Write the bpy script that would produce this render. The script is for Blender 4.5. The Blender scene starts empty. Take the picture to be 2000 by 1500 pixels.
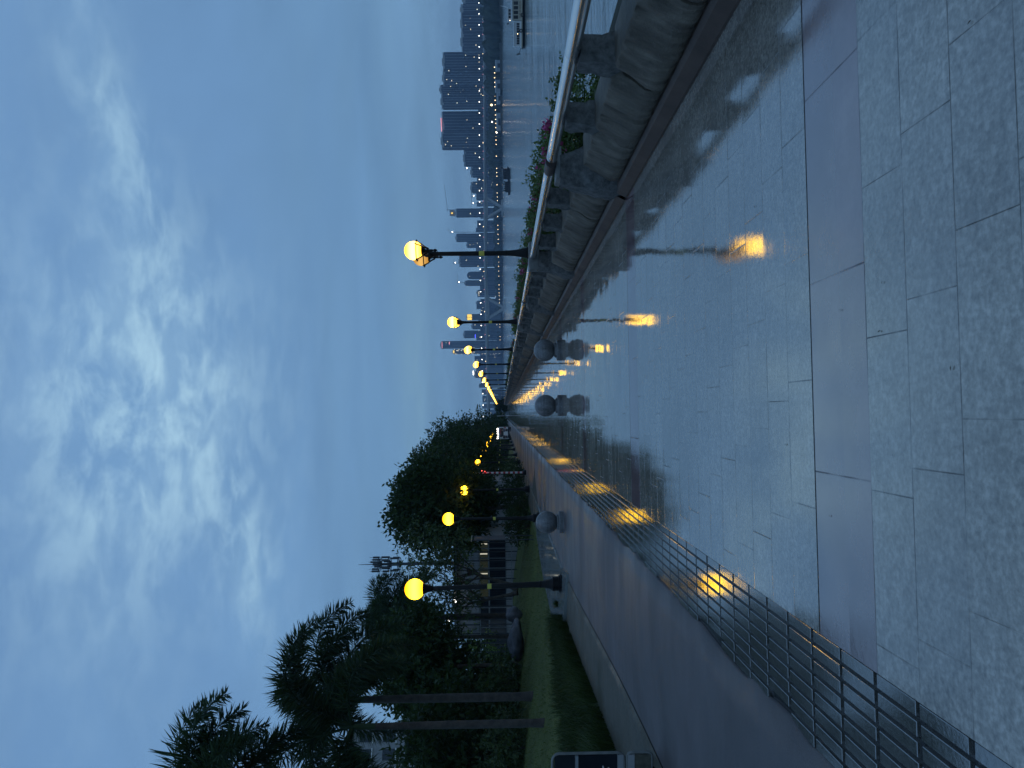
import bpy, math, random
from mathutils import Vector, Matrix, noise

rnd = random.Random(11)
scene = bpy.context.scene
COL = scene.collection
R_ = math.radians

# ------------------------------------------------------------------ camera
FPX = 1450.0
EYE = Vector((0, 0, 1.5))
_yaw, _pit, _rol = math.atan(58 / FPX), math.atan(19.7 / FPX), R_(0.8)
_F0 = Vector((math.sin(_yaw), math.cos(_yaw), 0)); _R0 = Vector((math.cos(_yaw), -math.sin(_yaw), 0)); _Z = Vector((0, 0, 1))
FWD = _F0 * math.cos(_pit) - _Z * math.sin(_pit)
_U0 = _F0 * math.sin(_pit) + _Z * math.cos(_pit)
RGT = _R0 * math.cos(_rol) - _U0 * math.sin(_rol)
UPV = _U0 * math.cos(_rol) + _R0 * math.sin(_rol)


def ray(x, y):
    return FWD + RGT * ((1500 - y - 750) / FPX) + UPV * ((1000 - x) / FPX)


def at(x, y, Y):
    """a point of the place that the photograph shows at (x, y), Y metres ahead"""
    d = ray(x, y)
    return EYE + d * (Y / d.y)


cam = bpy.data.cameras.new('camera')
cam.sensor_width = 36; cam.lens = 36 * FPX / 2000; cam.clip_start = 0.05; cam.clip_end = 30000
camo = bpy.data.objects.new('camera', cam); COL.objects.link(camo)
_m = Matrix.Identity(4)
for i in range(3):
    _m[i][0] = -UPV[i]; _m[i][1] = RGT[i]; _m[i][2] = -FWD[i]; _m[i][3] = EYE[i]
camo.matrix_world = _m
scene.camera = camo

# ------------------------------------------------------------------ mesh helpers


class MB:
    def __init__(s):
        s.v = []; s.f = []; s.m = []; s.cur = 0

    def add(s, vs, fs):
        o = len(s.v); s.v.extend([tuple(p) for p in vs])
        for f in fs:
            s.f.append([i + o for i in f]); s.m.append(s.cur)

    def box(s, x0, x1, y0, y1, z0, z1, taper=0.0):
        t = taper
        s.add([(x0, y0, z0), (x1, y0, z0), (x1, y1, z0), (x0, y1, z0), (x0 + t, y0 + t, z1), (x1 - t, y0 + t, z1), (x1 - t, y1 - t, z1), (x0 + t, y1 - t, z1)],
              [(3, 2, 1, 0), (4, 5, 6, 7), (0, 1, 5, 4), (1, 2, 6, 5), (2, 3, 7, 6), (3, 0, 4, 7)])

    def bbox(s, x0, x1, y0, y1, z0, z1, b):
        """box with bevelled upper rim"""
        s.add([(x0, y0, z0), (x1, y0, z0), (x1, y1, z0), (x0, y1, z0), (x0, y0, z1 - b), (x1, y0, z1 - b), (x1, y1, z1 - b), (x0, y1, z1 - b),
               (x0 + b, y0 + b, z1), (x1 - b, y0 + b, z1), (x1 - b, y1 - b, z1), (x0 + b, y1 - b, z1)],
              [(3, 2, 1, 0), (0, 1, 5, 4), (1, 2, 6, 5), (2, 3, 7, 6), (3, 0, 4, 7), (4, 5, 9, 8), (5, 6, 10, 9), (6, 7, 11, 10), (7, 4, 8, 11), (8, 9, 10, 11)])

    def tube(s, pts, rads, n=8, caps=True):
        pts = [Vector(p) for p in pts]
        if not isinstance(rads, (list, tuple)):
            rads = [rads] * len(pts)
        rings = []; vs = []
        up = None
        for i, p in enumerate(pts):
            t = (pts[min(i + 1, len(pts) - 1)] - pts[max(i - 1, 0)])
            if t.length < 1e-9: t = Vector((0, 0, 1))
            t.normalize()
            if up is None:
                up = Vector((1, 0, 0)) if abs(t.x) < 0.8 else Vector((0, 1, 0))
            a = (up - t * up.dot(t)).normalized(); up = a
            b = t.cross(a)
            for k in range(n):
                an = 2 * math.pi * k / n
                vs.append(p + (a * math.cos(an) + b * math.sin(an)) * rads[i])
        fs = []
        for i in range(len(pts) - 1):
            for k in range(n):
                k2 = (k + 1) % n
                fs.append((i * n + k, i * n + k2, (i + 1) * n + k2, (i + 1) * n + k))
        if caps:
            fs.append(tuple(reversed(range(n)))); fs.append(tuple(range((len(pts) - 1) * n, len(pts) * n)))
        s.add(vs, fs)

    def lathe(s, prof, n=20, c=(0, 0, 0), caps=True):
        vs = []; fs = []
        for r, z in prof:
            for k in range(n):
                a = 2 * math.pi * k / n
                vs.append((c[0] + r * math.cos(a), c[1] + r * math.sin(a), c[2] + z))
        for i in range(len(prof) - 1):
            for k in range(n):
                k2 = (k + 1) % n
                fs.append((i * n + k, i * n + k2, (i + 1) * n + k2, (i + 1) * n + k))
        if caps:
            fs.append(tuple(reversed(range(n)))); fs.append(tuple(range((len(prof) - 1) * n, len(prof) * n)))
        s.add(vs, fs)

    def ball(s, c, r, n=16, m=10, sq=(1, 1, 1), z0=-1.0):
        prof = []
        for i in range(m + 1):
            t = -math.pi / 2 + math.pi * i / m
            if math.sin(t) < z0: continue
            prof.append((max(math.cos(t), 1e-3), math.sin(t)))
        o = len(s.v)
        s.lathe([(a * r, b * r) for a, b in prof], n)
        for i in range(o, len(s.v)):
            x, y, z = s.v[i]; s.v[i] = (c[0] + x * sq[0], c[1] + y * sq[1], c[2] + z * sq[2])

    def leaf(s, p, d, nrm, L, W):
        """a pointed leaf: two triangles folded along the rib"""
        side = d.cross(nrm)
        if side.length < 1e-6: return
        side.normalize(); up = side.cross(d)
        m = p + d * (L * 0.45)
        s.add([p, m + side * (W / 2) + up * (W * 0.15), p + d * L, m - side * (W / 2) + up * (W * 0.15)], [(0, 1, 2), (0, 2, 3)])

    def mesh(s, name, mats, smooth=None):
        me = bpy.data.meshes.new(name)
        me.from_pydata(s.v, [], s.f); me.update()
        for m in (mats if isinstance(mats, (list, tuple)) else [mats]): me.materials.append(m)
        if any(s.m): me.polygons.foreach_set('material_index', s.m)
        if smooth is not None:
            me.polygons.foreach_set('use_smooth', [True] * len(me.polygons))
            if smooth < 180:
                try: me.set_sharp_from_angle(angle=R_(smooth))
                except Exception: pass
        return me

    def obj(s, name, mats, parent=None, smooth=None, loc=None, rot=0):
        return link(name, s.mesh(name, mats, smooth), parent, loc, rot)


def link(name, me, parent=None, loc=None, rot=0):
    o = bpy.data.objects.new(name, me); COL.objects.link(o)
    if parent is not None: o.parent = parent
    if loc is not None: o.location = loc
    if rot: o.rotation_euler = (0, 0, rot)
    return o


def tag(o, label, cat, group=None):
    o['label'] = label; o['category'] = cat
    if group: o['group'] = group
    return o


def thing(name, label, cat, loc=(0, 0, 0), rot=0, group=None):
    o = bpy.data.objects.new(name, None); COL.objects.link(o); o.empty_display_size = 0.1
    o.location = loc; o.rotation_euler = (0, 0, rot)
    return tag(o, label, cat, group)


def struct(o, kind='structure', label=None):
    o['kind'] = kind
    if label: o['label'] = label
    return o


def dup(root, loc, rot, label, group=None, skip=()):
    kids = [c for c in root.children]
    r = root.copy(); COL.objects.link(r); r.location = loc; r.rotation_euler = (0, 0, rot)
    r['label'] = label
    if group: r['group'] = group
    for ch in kids:
        if ch.name.split('.')[0] in skip: continue
        c = ch.copy(); COL.objects.link(c); c.parent = r
        for g in ch.children:
            d = g.copy(); COL.objects.link(d); d.parent = c
    return r


ORD = ['first', 'second', 'third', 'fourth', 'fifth', 'sixth', 'seventh', 'eighth', 'ninth', 'tenth', 'eleventh', 'twelfth', 'thirteenth', 'fourteenth', 'fifteenth', 'sixteenth', 'seventeenth', 'eighteenth', 'nineteenth', 'twentieth']
_T = ['twenty', 'thirty', 'forty', 'fifty']


def ordn(i):
    """0 -> first"""
    if i < 20: return ORD[i]
    t, u = divmod(i + 1, 10)
    if u == 0: return _T[t - 2][:-1] + 'ieth'
    return _T[t - 2] + '-' + ORD[u - 1]


# ------------------------------------------------------------------ materials
class N:
    def __init__(s, name):
        s.mat = bpy.data.materials.new(name); s.mat.use_nodes = True
        s.nt = s.mat.node_tree; s.nt.nodes.clear()
        s.out = s.nt.nodes.new('ShaderNodeOutputMaterial')

    def n(s, t, **kw):
        nd = s.nt.nodes.new('ShaderNode' + t)
        for k, v in kw.items(): setattr(nd, k, v)
        return nd

    def l(s, a, b): s.nt.links.new(a, b)

    def math(s, op, a, b=None, c=None, clamp=False):
        nd = s.n('Math', operation=op, use_clamp=clamp)
        for i, q in enumerate((a, b, c)):
            if q is None: continue
            if isinstance(q, (int, float)): nd.inputs[i].default_value = q
            else: s.l(q, nd.inputs[i])
        return nd.outputs[0]

    def mix(s, fac, a, b, blend='MIX'):
        nd = s.n('MixRGB', blend_type=blend)
        for i, q in enumerate((fac, a, b)):
            if isinstance(q, (int, float)): nd.inputs[i].default_value = q
            elif isinstance(q, tuple): nd.inputs[i].default_value = (*q[:3], 1)
            else: s.l(q, nd.inputs[i])
        return nd.outputs[0]

    def noise(s, vec, scale, detail=4, rough=0.55, dist=0.0, out=0):
        nd = s.n('TexNoise'); nd.inputs['Scale'].default_value = scale; nd.inputs['Detail'].default_value = detail
        nd.inputs['Roughness'].default_value = rough; nd.inputs['Distortion'].default_value = dist
        if vec is not None: s.l(vec, nd.inputs['Vector'])
        return nd.outputs[out]

    def ramp(s, fac, *stops):
        nd = s.n('ValToRGB'); cr = nd.color_ramp
        while len(cr.elements) < len(stops): cr.elements.new(0.5)
        for e, (p, c) in zip(cr.elements, stops):
            e.position = p; e.color = (*c, 1) if isinstance(c, tuple) else (c, c, c, 1)
        s.l(fac, nd.inputs[0])
        return nd.outputs[0]

    def scaled(s, vec, sx, sy, sz):
        nd = s.n('Mapping'); nd.inputs['Scale'].default_value = (sx, sy, sz); s.l(vec, nd.inputs[0])
        return nd.outputs[0]

    def bump(s, h, strength, dist, normal=None):
        nd = s.n('Bump'); nd.inputs['Strength'].default_value = strength; nd.inputs['Distance'].default_value = dist
        s.l(h, nd.inputs['Height'])
        if normal is not None: s.l(normal, nd.inputs['Normal'])
        return nd.outputs[0]

    def bsdf(s, color, rough, normal=None, metal=0.0, ior=1.45, emit=None, estr=0.0, spec=0.5, trans=None):
        b = s.n('BsdfPrincipled')
        for k, q in (('Base Color', color), ('Roughness', rough), ('Metallic', metal), ('IOR', ior), ('Emission Color', emit), ('Emission Strength', estr), ('Specular IOR Level', spec)):
            if q is None: continue
            if isinstance(q, (int, float)): b.inputs[k].default_value = q
            elif isinstance(q, tuple): b.inputs[k].default_value = (*q[:3], 1)
            else: s.l(q, b.inputs[k])
        if normal is not None: s.l(normal, b.inputs['Normal'])
        s.l(b.outputs[0], s.out.inputs[0])
        return b

    def pos(s): return s.n('NewGeometry').outputs['Position']
    def objc(s):
        """object coordinates, shifted for each copy"""
        t = s.n('TexCoord').outputs['Object']; i = s.n('ObjectInfo').outputs['Random']
        a = s.n('VectorMath', operation='ADD'); s.l(t, a.inputs[0])
        c = s.n('CombineXYZ'); q = s.math('MULTIPLY', i, 37.0)
        for k in range(3): s.l(q, c.inputs[k])
        s.l(c.outputs[0], a.inputs[1])
        return a.outputs[0]


def pm(name, c0, c1, rough=0.6, scale=6.0, bump=0.0, bscale=None, bdist=0.01, metal=0.0, spec=0.5, rvar=0.0, detail=5):
    """plain material with a mottled colour and a fine bump"""
    m = N(name); p = m.objc()
    n1 = m.noise(p, scale, detail, 0.6)
    col = m.ramp(n1, (0.3, c0), (0.7, c1))
    nm = None
    if bump: nm = m.bump(m.noise(p, bscale or scale * 4, 5, 0.6), bump, bdist)
    rg = rough
    if rvar: rg = m.math('ADD', m.math('MULTIPLY', m.noise(p, scale * 0.7, 3), rvar), rough - rvar / 2)
    m.bsdf(col, rg, nm, metal, spec=spec)
    return m.mat


def emis(name, col, strength):
    m = N(name); e = m.n('Emission'); e.inputs[0].default_value = (*col, 1); e.inputs[1].default_value = strength
    m.l(e.outputs[0], m.out.inputs[0])
    return m.mat


def sep(m, vec):
    s = m.n('SeparateXYZ'); m.l(vec, s.inputs[0]); return s.outputs


def paving_mat():
    """granite setts 0.6 x 0.3 m in stair bond under a film of rain, with a red stone band every 5.15 m"""
    m = N('wet_granite_paving'); p = m.pos(); X, Y, Z = sep(m, p)
    Yw = m.math('ADD', Y, m.math('MULTIPLY', X, 0.003))
    b = m.math('MODULO', m.math('ADD', Yw, 2.15 + 51.5 - 0.02), 5.15)          # 0 .. 5.15, the band is 0 .. 0.54
    band = m.math('LESS_THAN', b, 0.54)
    per = m.math('FLOOR', m.math('DIVIDE', m.math('ADD', Yw, 2.15 + 51.5 - 0.02), 5.15))
    rq = m.math('DIVIDE', m.math('SUBTRACT', b, 0.54), 0.30734)
    row = m.math('ADD', m.math('FLOOR', rq), m.math('MULTIPLY', per, 15.0)); fr = m.math('FRACT', rq)
    wn = m.n('TexWhiteNoise', noise_dimensions='1D'); m.l(row, wn.inputs['W'])
    sh = m.math('ADD', m.math('MULTIPLY', row, 0.21), m.math('MULTIPLY', wn.outputs[0], 0.16))
    U = m.math('ADD', m.math('DIVIDE', X, 0.62), sh)
    U = m.math('ADD', m.math('MULTIPLY', U, m.math('SUBTRACT', 1.0, band)), m.math('MULTIPLY', m.math('ADD', m.math('DIVIDE', X, 0.9), 0.33), band))
    fu = m.math('FRACT', U); col_i = m.math('FLOOR', U)
    gw = m.math('ADD', 0.0022, m.math('MULTIPLY', m.noise(p, 0.9, 2), 0.0045))
    nearf = m.n('MapRange'); nearf.inputs[1].default_value = 3.4; nearf.inputs[2].default_value = 7.5; nearf.inputs[3].default_value = 1.0; nearf.inputs[4].default_value = 2.1; m.l(Y, nearf.inputs[0])
    gw = m.math('MULTIPLY', gw, nearf.outputs[0])
    ju = m.math('MULTIPLY', m.math('MINIMUM', fu, m.math('SUBTRACT', 1.0, fu)), 0.62)
    jv = m.math('MULTIPLY', m.math('MINIMUM', fr, m.math('SUBTRACT', 1.0, fr)), 0.3)
    jv = m.math('ADD', jv, m.math('MULTIPLY', band, 9.0))
    d = m.math('MINIMUM', ju, jv)
    d = m.math('MINIMUM', d, m.math('ABSOLUTE', m.math('SUBTRACT', b, 0.54)))
    d = m.math('MINIMUM', d, b)
    wide = m.math('LESS_THAN', m.math('ABSOLUTE', m.math('SUBTRACT', b, 0.545)), 0.006)
    joint = m.math('SUBTRACT', 1.0, m.math('DIVIDE', d, gw), clamp=True)
    open_ = m.ramp(m.noise(p, 1.9, 3, 0.6), (0.38, 0.2), (0.6, 0.95))
    joint = m.math('MAXIMUM', m.math('MULTIPLY', joint, open_), wide)
    wv = m.n('CombineXYZ'); m.l(col_i, wv.inputs[0]); m.l(row, wv.inputs[1]); m.l(band, wv.inputs[2])
    tw = m.n('TexWhiteNoise', noise_dimensions='3D'); m.l(wv.outputs[0], tw.inputs['Vector'])
    tv = tw.outputs[0]
    # granite: coarse salt-and-pepper grains plus stains
    g1 = m.noise(p, 42, 3, 0.6); g2 = m.noise(p, 15, 5, 0.65); g3 = m.noise(p, 1.3, 5, 0.6)
    grain = m.math('ADD', m.math('MULTIPLY', g1, 0.55), m.math('MULTIPLY', g2, 0.45))
    granite = m.ramp(grain, (0.36, (0.18, 0.157, 0.13)), (0.5, (0.33, 0.29, 0.24)), (0.64, (0.53, 0.465, 0.39)))
    red = m.ramp(m.noise(p, 4, 6, 0.7), (0.3, (0.22, 0.14, 0.145)), (0.7, (0.32, 0.215, 0.21)))
    col = m.mix(band, granite, red)
    col = m.mix(1.0, col, m.ramp(tv, (0, 0.87), (1, 1.06)), 'MULTIPLY')
    col = m.mix(1.0, col, m.ramp(g3, (0.3, 0.75), (0.62, 1.08)), 'MULTIPLY')
    col = m.mix(m.math('MULTIPLY', joint, 0.85), col, (0.02, 0.022, 0.025))
    # how much water stands on it: more towards the middle distance, patchy
    wet = m.math('ADD', m.math('MULTIPLY', m.noise(p, 0.55, 4, 0.6), 0.9), -0.08, clamp=True)
    far = m.n('MapRange'); far.inputs[1].default_value = 2.2; far.inputs[2].default_value = 4.0; m.l(Y, far.inputs[0])
    wet = m.math('ADD', wet, m.math('SUBTRACT', m.math('MULTIPLY', far.outputs[0], 0.8), 0.08), clamp=True)
    wet = m.math('SUBTRACT', wet, m.math('MULTIPLY', tv, 0.08), clamp=True)
    rough = m.math('SUBTRACT', 0.33, m.math('MULTIPLY', wet, 0.312))
    rough = m.math('ADD', rough, m.math('MULTIPLY', joint, 0.4))
    # relief: joints, grain, long puddle ripple, each sett a touch out of level
    h = m.math('SUBTRACT', m.math('MULTIPLY', grain, m.math('SUBTRACT', 1.03, wet)), m.math('MULTIPLY', joint, 0.4))
    nb = m.bump(h, 0.28, 0.0022)
    fines = []
    nb = m.bump(m.noise(p, 26, 6, 0.72), 0.17, 0.0010, nb); fines.append(nb.node)
    nb = m.bump(m.noise(p, 95, 2, 0.6), 0.22, 0.0004, nb); fines.append(nb.node)
    nb = m.bump(m.noise(m.scaled(p, 0.7, 1.0, 1.0), 7.5, 3, 0.6), 0.16, 0.0028, nb)
    nb = m.bump(m.noise(p, 2.2, 3, 0.5), 0.05, 0.008, nb)
    tilt = m.n('VectorMath', operation='SUBTRACT'); m.l(tw.outputs[1], tilt.inputs[0]); tilt.inputs[1].default_value = (0.5, 0.5, 0.5)
    ts = m.n('VectorMath', operation='SCALE'); m.l(tilt.outputs[0], ts.inputs[0]); ts.inputs['Scale'].default_value = 0.012
    ta = m.n('VectorMath', operation='ADD'); m.l(nb, ta.inputs[0]); m.l(ts.outputs[0], ta.inputs[1])
    tn = m.n('VectorMath', operation='NORMALIZE'); m.l(ta.outputs[0], tn.inputs[0])
    far2 = m.n('MapRange'); far2.inputs[1].default_value = 6.0; far2.inputs[2].default_value = 14.0; m.l(Y, far2.inputs[0])
    fine = m.math('SUBTRACT', 1.0, m.math('MULTIPLY', far2.outputs[0], 0.6))
    for nd_, q_ in zip(fines, (0.23, 0.26)): m.l(m.math('MULTIPLY', fine, q_), nd_.inputs['Strength'])
    soak = m.math('SUBTRACT', 1.0, m.math('MULTIPLY', wet, 0.3))
    col = m.mix(1.0, col, soak, 'MULTIPLY')
    bs = m.bsdf(col, rough, tn.outputs[0])
    ior = m.math('ADD', 1.6, m.math('MULTIPLY', wet, 2.2))
    ior = m.math('SUBTRACT', ior, m.math('MULTIPLY', joint, m.math('SUBTRACT', ior, 1.12)))
    m.l(ior, bs.inputs['IOR'])
    return m.mat


def wet_stone(name, c0, c1, wet=0.12, dry=0.45, scale=30, ior=1.45):
    m = N(name); p = m.pos()
    g = m.noise(p, scale, 4, 0.65); w = m.noise(p, 0.8, 4, 0.6)
    col = m.ramp(g, (0.3, c0), (0.7, c1))
    rough = m.ramp(w, (0.35, wet), (0.68, dry))
    nb = m.bump(g, 0.25, 0.001)
    nb = m.bump(m.noise(p, 3.0, 3), 0.06, 0.01, nb)
    m.bsdf(col, rough, nb, ior=ior)
    return m.mat


def asphalt_mat():
    m = N('wet_red_asphalt'); p = m.pos()
    g = m.noise(p, 160, 3, 0.7); w = m.noise(m.scaled(p, 0.5, 1.3, 1), 0.5, 5, 0.6)
    col = m.ramp(g, (0.3, (0.065, 0.056, 0.058)), (0.7, (0.15, 0.128, 0.125)))
    col = m.mix(1.0, col, m.ramp(m.noise(p, 1.1, 5), (0.3, 0.75), (0.7, 1.15)), 'MULTIPLY')
    rough = m.ramp(w, (0.36, 0.30), (0.62, 0.62))
    m.bsdf(col, rough, m.bump(g, 0.55, 0.004))
    return m.mat


def water_mat():
    m = N('river_water'); p = m.pos()
    a = m.noise(m.scaled(p, 0.35, 0.8, 1), 0.9, 5, 0.6, 0.4)
    b = m.noise(m.scaled(p, 0.25, 0.6, 1), 0.12, 4, 0.55)
    c = m.noise(m.scaled(p, 0.5, 1.0, 1), 0.03, 3, 0.5)
    h = m.math('ADD', m.math('MULTIPLY', a, 0.16), m.math('ADD', m.math('MULTIPLY', b, 0.9), m.math('MULTIPLY', c, 1.2)))
    m.bsdf((0.12, 0.155, 0.16), 0.12, m.bump(h, 0.7, 1.0), ior=2.2)
    return m.mat


def lawn_mat():
    m = N('lawn_turf'); p = m.pos()
    g = m.noise(p, 9, 6, 0.7); w = m.noise(p, 0.35, 4)
    col = m.ramp(g, (0.3, (0.05, 0.066, 0.02)), (0.7, (0.125, 0.15, 0.045)))
    col = m.mix(1.0, col, m.ramp(w, (0.3, 0.7), (0.7, 1.2)), 'MULTIPLY')
    m.bsdf(col, 0.8, m.bump(m.noise(p, 40, 4, 0.7), 0.8, 0.03), spec=0.2)
    return m.mat


def leaf_mat(name, c0, c1, trans=0.25, rough=0.45, spec=0.35):
    m = N(name); p = m.objc()
    r = m.n('NewGeometry').outputs['Random Per Island']
    col = m.mix(r, c0, c1)
    col = m.mix(1.0, col, m.ramp(m.noise(p, 0.7, 2), (0.3, 0.6), (0.7, 1.25)), 'MULTIPLY')
    b = m.n('BsdfPrincipled'); m.l(col, b.inputs['Base Color']); b.inputs['Roughness'].default_value = rough
    b.inputs['Specular IOR Level'].default_value = spec
    t = m.n('BsdfTranslucent'); m.l(m.mix(0.5, col, (0.10, 0.14, 0.02)), t.inputs[0])
    x = m.n('MixShader'); x.inputs[0].default_value = trans
    m.l(b.outputs[0], x.inputs[1]); m.l(t.outputs[0], x.inputs[2]); m.l(x.outputs[0], m.out.inputs[0])
    return m.mat


def tower_mat(name, wall, lit, floor=3.1, bay=2.6, warm=(1.0, 0.78, 0.45), estr=2.2, glass=(0.02, 0.025, 0.035)):
    """curtain of windows: storeys, bays, dark glass and some lit rooms"""
    m = N(name); t = m.n('TexCoord').outputs['Object']; X, Y, Z = sep(m, t)
    a = m.math('ADD', X, m.math('MULTIPLY', Y, 0.73))
    uz = m.math('DIVIDE', Z, floor); ux = m.math('DIVIDE', a, bay)
    fz = m.math('FRACT', uz); fx = m.math('FRACT', ux)
    win = m.math('MULTIPLY', m.math('MULTIPLY', m.math('GREATER_THAN', fz, 0.3), m.math('LESS_THAN', fz, 0.85)), m.math('MULTIPLY', m.math('GREATER_THAN', fx, 0.18), m.math('LESS_THAN', fx, 0.82)))
    nrm = m.n('NewGeometry').outputs['Normal']; nx, ny, nz = sep(m, nrm)
    win = m.math('MULTIPLY', win, m.math('LESS_THAN', m.math('ABSOLUTE', nz), 0.5))
    strip = m.n('TexWhiteNoise', noise_dimensions='1D'); m.l(m.math('FLOOR', m.math('DIVIDE', ux, 2.0)), strip.inputs['W'])
    ob = m.n('ObjectInfo').outputs['Random']
    c = m.n('CombineXYZ'); m.l(m.math('FLOOR', ux), c.inputs[0]); m.l(m.math('FLOOR', uz), c.inputs[1]); m.l(m.math('MULTIPLY', ob, 91.0), c.inputs[2])
    w = m.n('TexWhiteNoise', noise_dimensions='3D'); m.l(c.outputs[0], w.inputs['Vector'])
    onn = m.math('MULTIPLY', m.math('LESS_THAN', w.outputs[0], lit), win)
    col = m.mix(m.math('MULTIPLY', win, 0.9), m.mix(m.math('MULTIPLY', strip.outputs[0], 0.75), wall, tuple(q * 0.45 for q in wall)), glass)
    em = m.mix(w.outputs[1], warm, (0.85, 1.0, 0.85), 'MIX')
    m.bsdf(col, 0.45, None, emit=em, estr=m.math('MULTIPLY', onn, estr))
    return m.mat


M = {}
M['paving'] = paving_mat()
M['asphalt'] = asphalt_mat()
M['water'] = water_mat()
M['lawn'] = lawn_mat()
M['tactile'] = wet_stone('wet_tactile_stone', (0.045, 0.046, 0.04), (0.125, 0.12, 0.105), 0.03, 0.15, 50, 2.9)
M['tacbed'] = wet_stone('wet_tactile_bed', (0.012, 0.013, 0.014), (0.035, 0.036, 0.036), 0.05, 0.2, 40)
M['concrete'] = wet_stone('wet_pale_concrete', (0.20, 0.225, 0.22), (0.25, 0.28, 0.275), 0.05, 0.16, 2, 1.7)
M['verge'] = wet_stone('bare_verge_soil', (0.045, 0.042, 0.03), (0.11, 0.10, 0.075), 0.35, 0.85, 25)
M['earth'] = pm('dark_earth', (0.02, 0.022, 0.014), (0.06, 0.055, 0.035), 0.9, 3, 0.6, 20, 0.03)
M['kerb'] = pm('kerb_stone', (0.10, 0.105, 0.10), (0.2, 0.2, 0.19), 0.5, 8, 0.4, 60, 0.004)
M['block'] = pm('split_stone', (0.10, 0.085, 0.065), (0.25, 0.21, 0.165), 0.62, 3.0, 0.8, 26, 0.016, rvar=0.3, detail=8)
def block_mat():
    m = N('ribbed_split_stone'); p = m.objc(); q = m.scaled(p, 5.0, 9.0, 1.1)
    st = m.noise(q, 1.5, 6, 0.65); g = m.noise(p, 34, 5, 0.7)
    col = m.ramp(m.noise(p, 2.2, 6, 0.6), (0.3, (0.07, 0.058, 0.044)), (0.7, (0.185, 0.155, 0.12)))
    col = m.mix(1.0, col, m.ramp(st, (0.34, 0.55), (0.66, 1.35)), 'MULTIPLY')
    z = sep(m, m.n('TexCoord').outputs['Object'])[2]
    foot_tone = m.math('ADD', m.math('MULTIPLY', z, 3.2), m.math('MULTIPLY', st, 0.9))  # block colour darker towards its foot, broken up by the streak noise
    col = m.mix(1.0, col, m.ramp(foot_tone, (0.75, (0.45, 0.42, 0.40)), (1.25, (1, 1, 1))), 'MULTIPLY')
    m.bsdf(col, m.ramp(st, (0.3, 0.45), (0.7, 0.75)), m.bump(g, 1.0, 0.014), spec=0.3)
    return m.mat


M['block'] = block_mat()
M['rough'] = pm('rough_granite', (0.045, 0.044, 0.042), (0.16, 0.155, 0.145), 0.8, 14, 0.9, 30, 0.02, detail=8)
M['plinth'] = pm('brown_plinth_stone', (0.04, 0.024, 0.018), (0.095, 0.062, 0.046), 0.55, 3, 0.4, 40, 0.006, rvar=0.2)
M['steel'] = pm('brushed_wet_steel', (0.62, 0.62, 0.61), (0.74, 0.73, 0.71), 0.24, 3, 0.03, 60, 0.001, metal=1.0, rvar=0.08)
M['dark'] = pm('dark_rubber_joint', (0.03, 0.022, 0.02), (0.06, 0.045, 0.04), 0.55, 10)
M['iron'] = pm('black_painted_iron', (0.003, 0.003, 0.0035), (0.008, 0.008, 0.009), 0.45, 8, 0.2, 60, 0.003, spec=0.25)
M['yellow'] = pm('yellow_sticker', (0.45, 0.42, 0.06), (0.6, 0.55, 0.1), 0.5, 8)
M['bollard'] = pm('grey_granite_ball', (0.08, 0.085, 0.092), (0.25, 0.255, 0.26), 0.42, 70, 0.25, 90, 0.002, rvar=0.15)
def ball_mat():
    m = N('turned_granite'); p = m.objc(); z = sep(m, m.n('TexCoord').outputs['Object'])[2]
    col = m.ramp(m.noise(p, 60, 4, 0.65), (0.32, (0.07, 0.074, 0.08)), (0.68, (0.27, 0.275, 0.28)))
    ring = m.noise(m.scaled(p, 0.6, 0.6, 16), 3.0, 4, 0.6)
    col = m.mix(1.0, col, m.ramp(ring, (0.35, 0.72), (0.65, 1.15)), 'MULTIPLY')
    col = m.mix(1.0, col, m.ramp(m.noise(m.scaled(p, 1, 1, 0.35), 5, 5, 0.65), (0.36, (0.55, 0.53, 0.5)), (0.58, (1.05, 1.05, 1.05))), 'MULTIPLY')
    m.bsdf(col, m.ramp(ring, (0.3, 0.3), (0.7, 0.55)), m.bump(ring, 0.35, 0.004, m.bump(m.noise(p, 85, 3, 0.6), 0.35, 0.002)))
    return m.mat


M['bollard'] = ball_mat()
M['bark'] = pm('grey_bark', (0.028, 0.024, 0.02), (0.09, 0.08, 0.065), 0.85, 6, 0.8, 18, 0.03)
M['palmbark'] = pm('palm_bark', (0.028, 0.025, 0.022), (0.075, 0.065, 0.056), 0.8, 5, 0.6, 14, 0.02)
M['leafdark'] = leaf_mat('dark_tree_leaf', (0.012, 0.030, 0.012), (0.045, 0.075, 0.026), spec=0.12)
M['leafmid'] = leaf_mat('mid_tree_leaf', (0.03, 0.055, 0.02), (0.075, 0.11, 0.035))
M['leafpalm'] = leaf_mat('palm_leaf', (0.02, 0.045, 0.03), (0.045, 0.075, 0.032), 0.2, spec=0.15)
M['leafshrub'] = leaf_mat('shrub_leaf', (0.045, 0.085, 0.02), (0.11, 0.16, 0.04))
M['petal'] = leaf_mat('pink_petal', (0.35, 0.03, 0.14), (0.55, 0.08, 0.25), 0.3)
M['blossom'] = leaf_mat('pale_pink_blossom', (0.4, 0.13, 0.22), (0.6, 0.22, 0.34), 0.3)
M['lime'] = leaf_mat('lime_leaf', (0.10, 0.17, 0.03), (0.18, 0.26, 0.05), 0.3)
M['blade'] = leaf_mat('grass_blade', (0.018, 0.034, 0.010), (0.055, 0.08, 0.022), 0.25, spec=0.15)
M['lawnblade'] = leaf_mat('lawn_blade', (0.055, 0.075, 0.02), (0.13, 0.155, 0.045), 0.3, spec=0.2)
M['boulder'] = pm('garden_boulder', (0.03, 0.033, 0.04), (0.11, 0.115, 0.13), 0.7, 3, 0.8, 10, 0.05)
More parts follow.
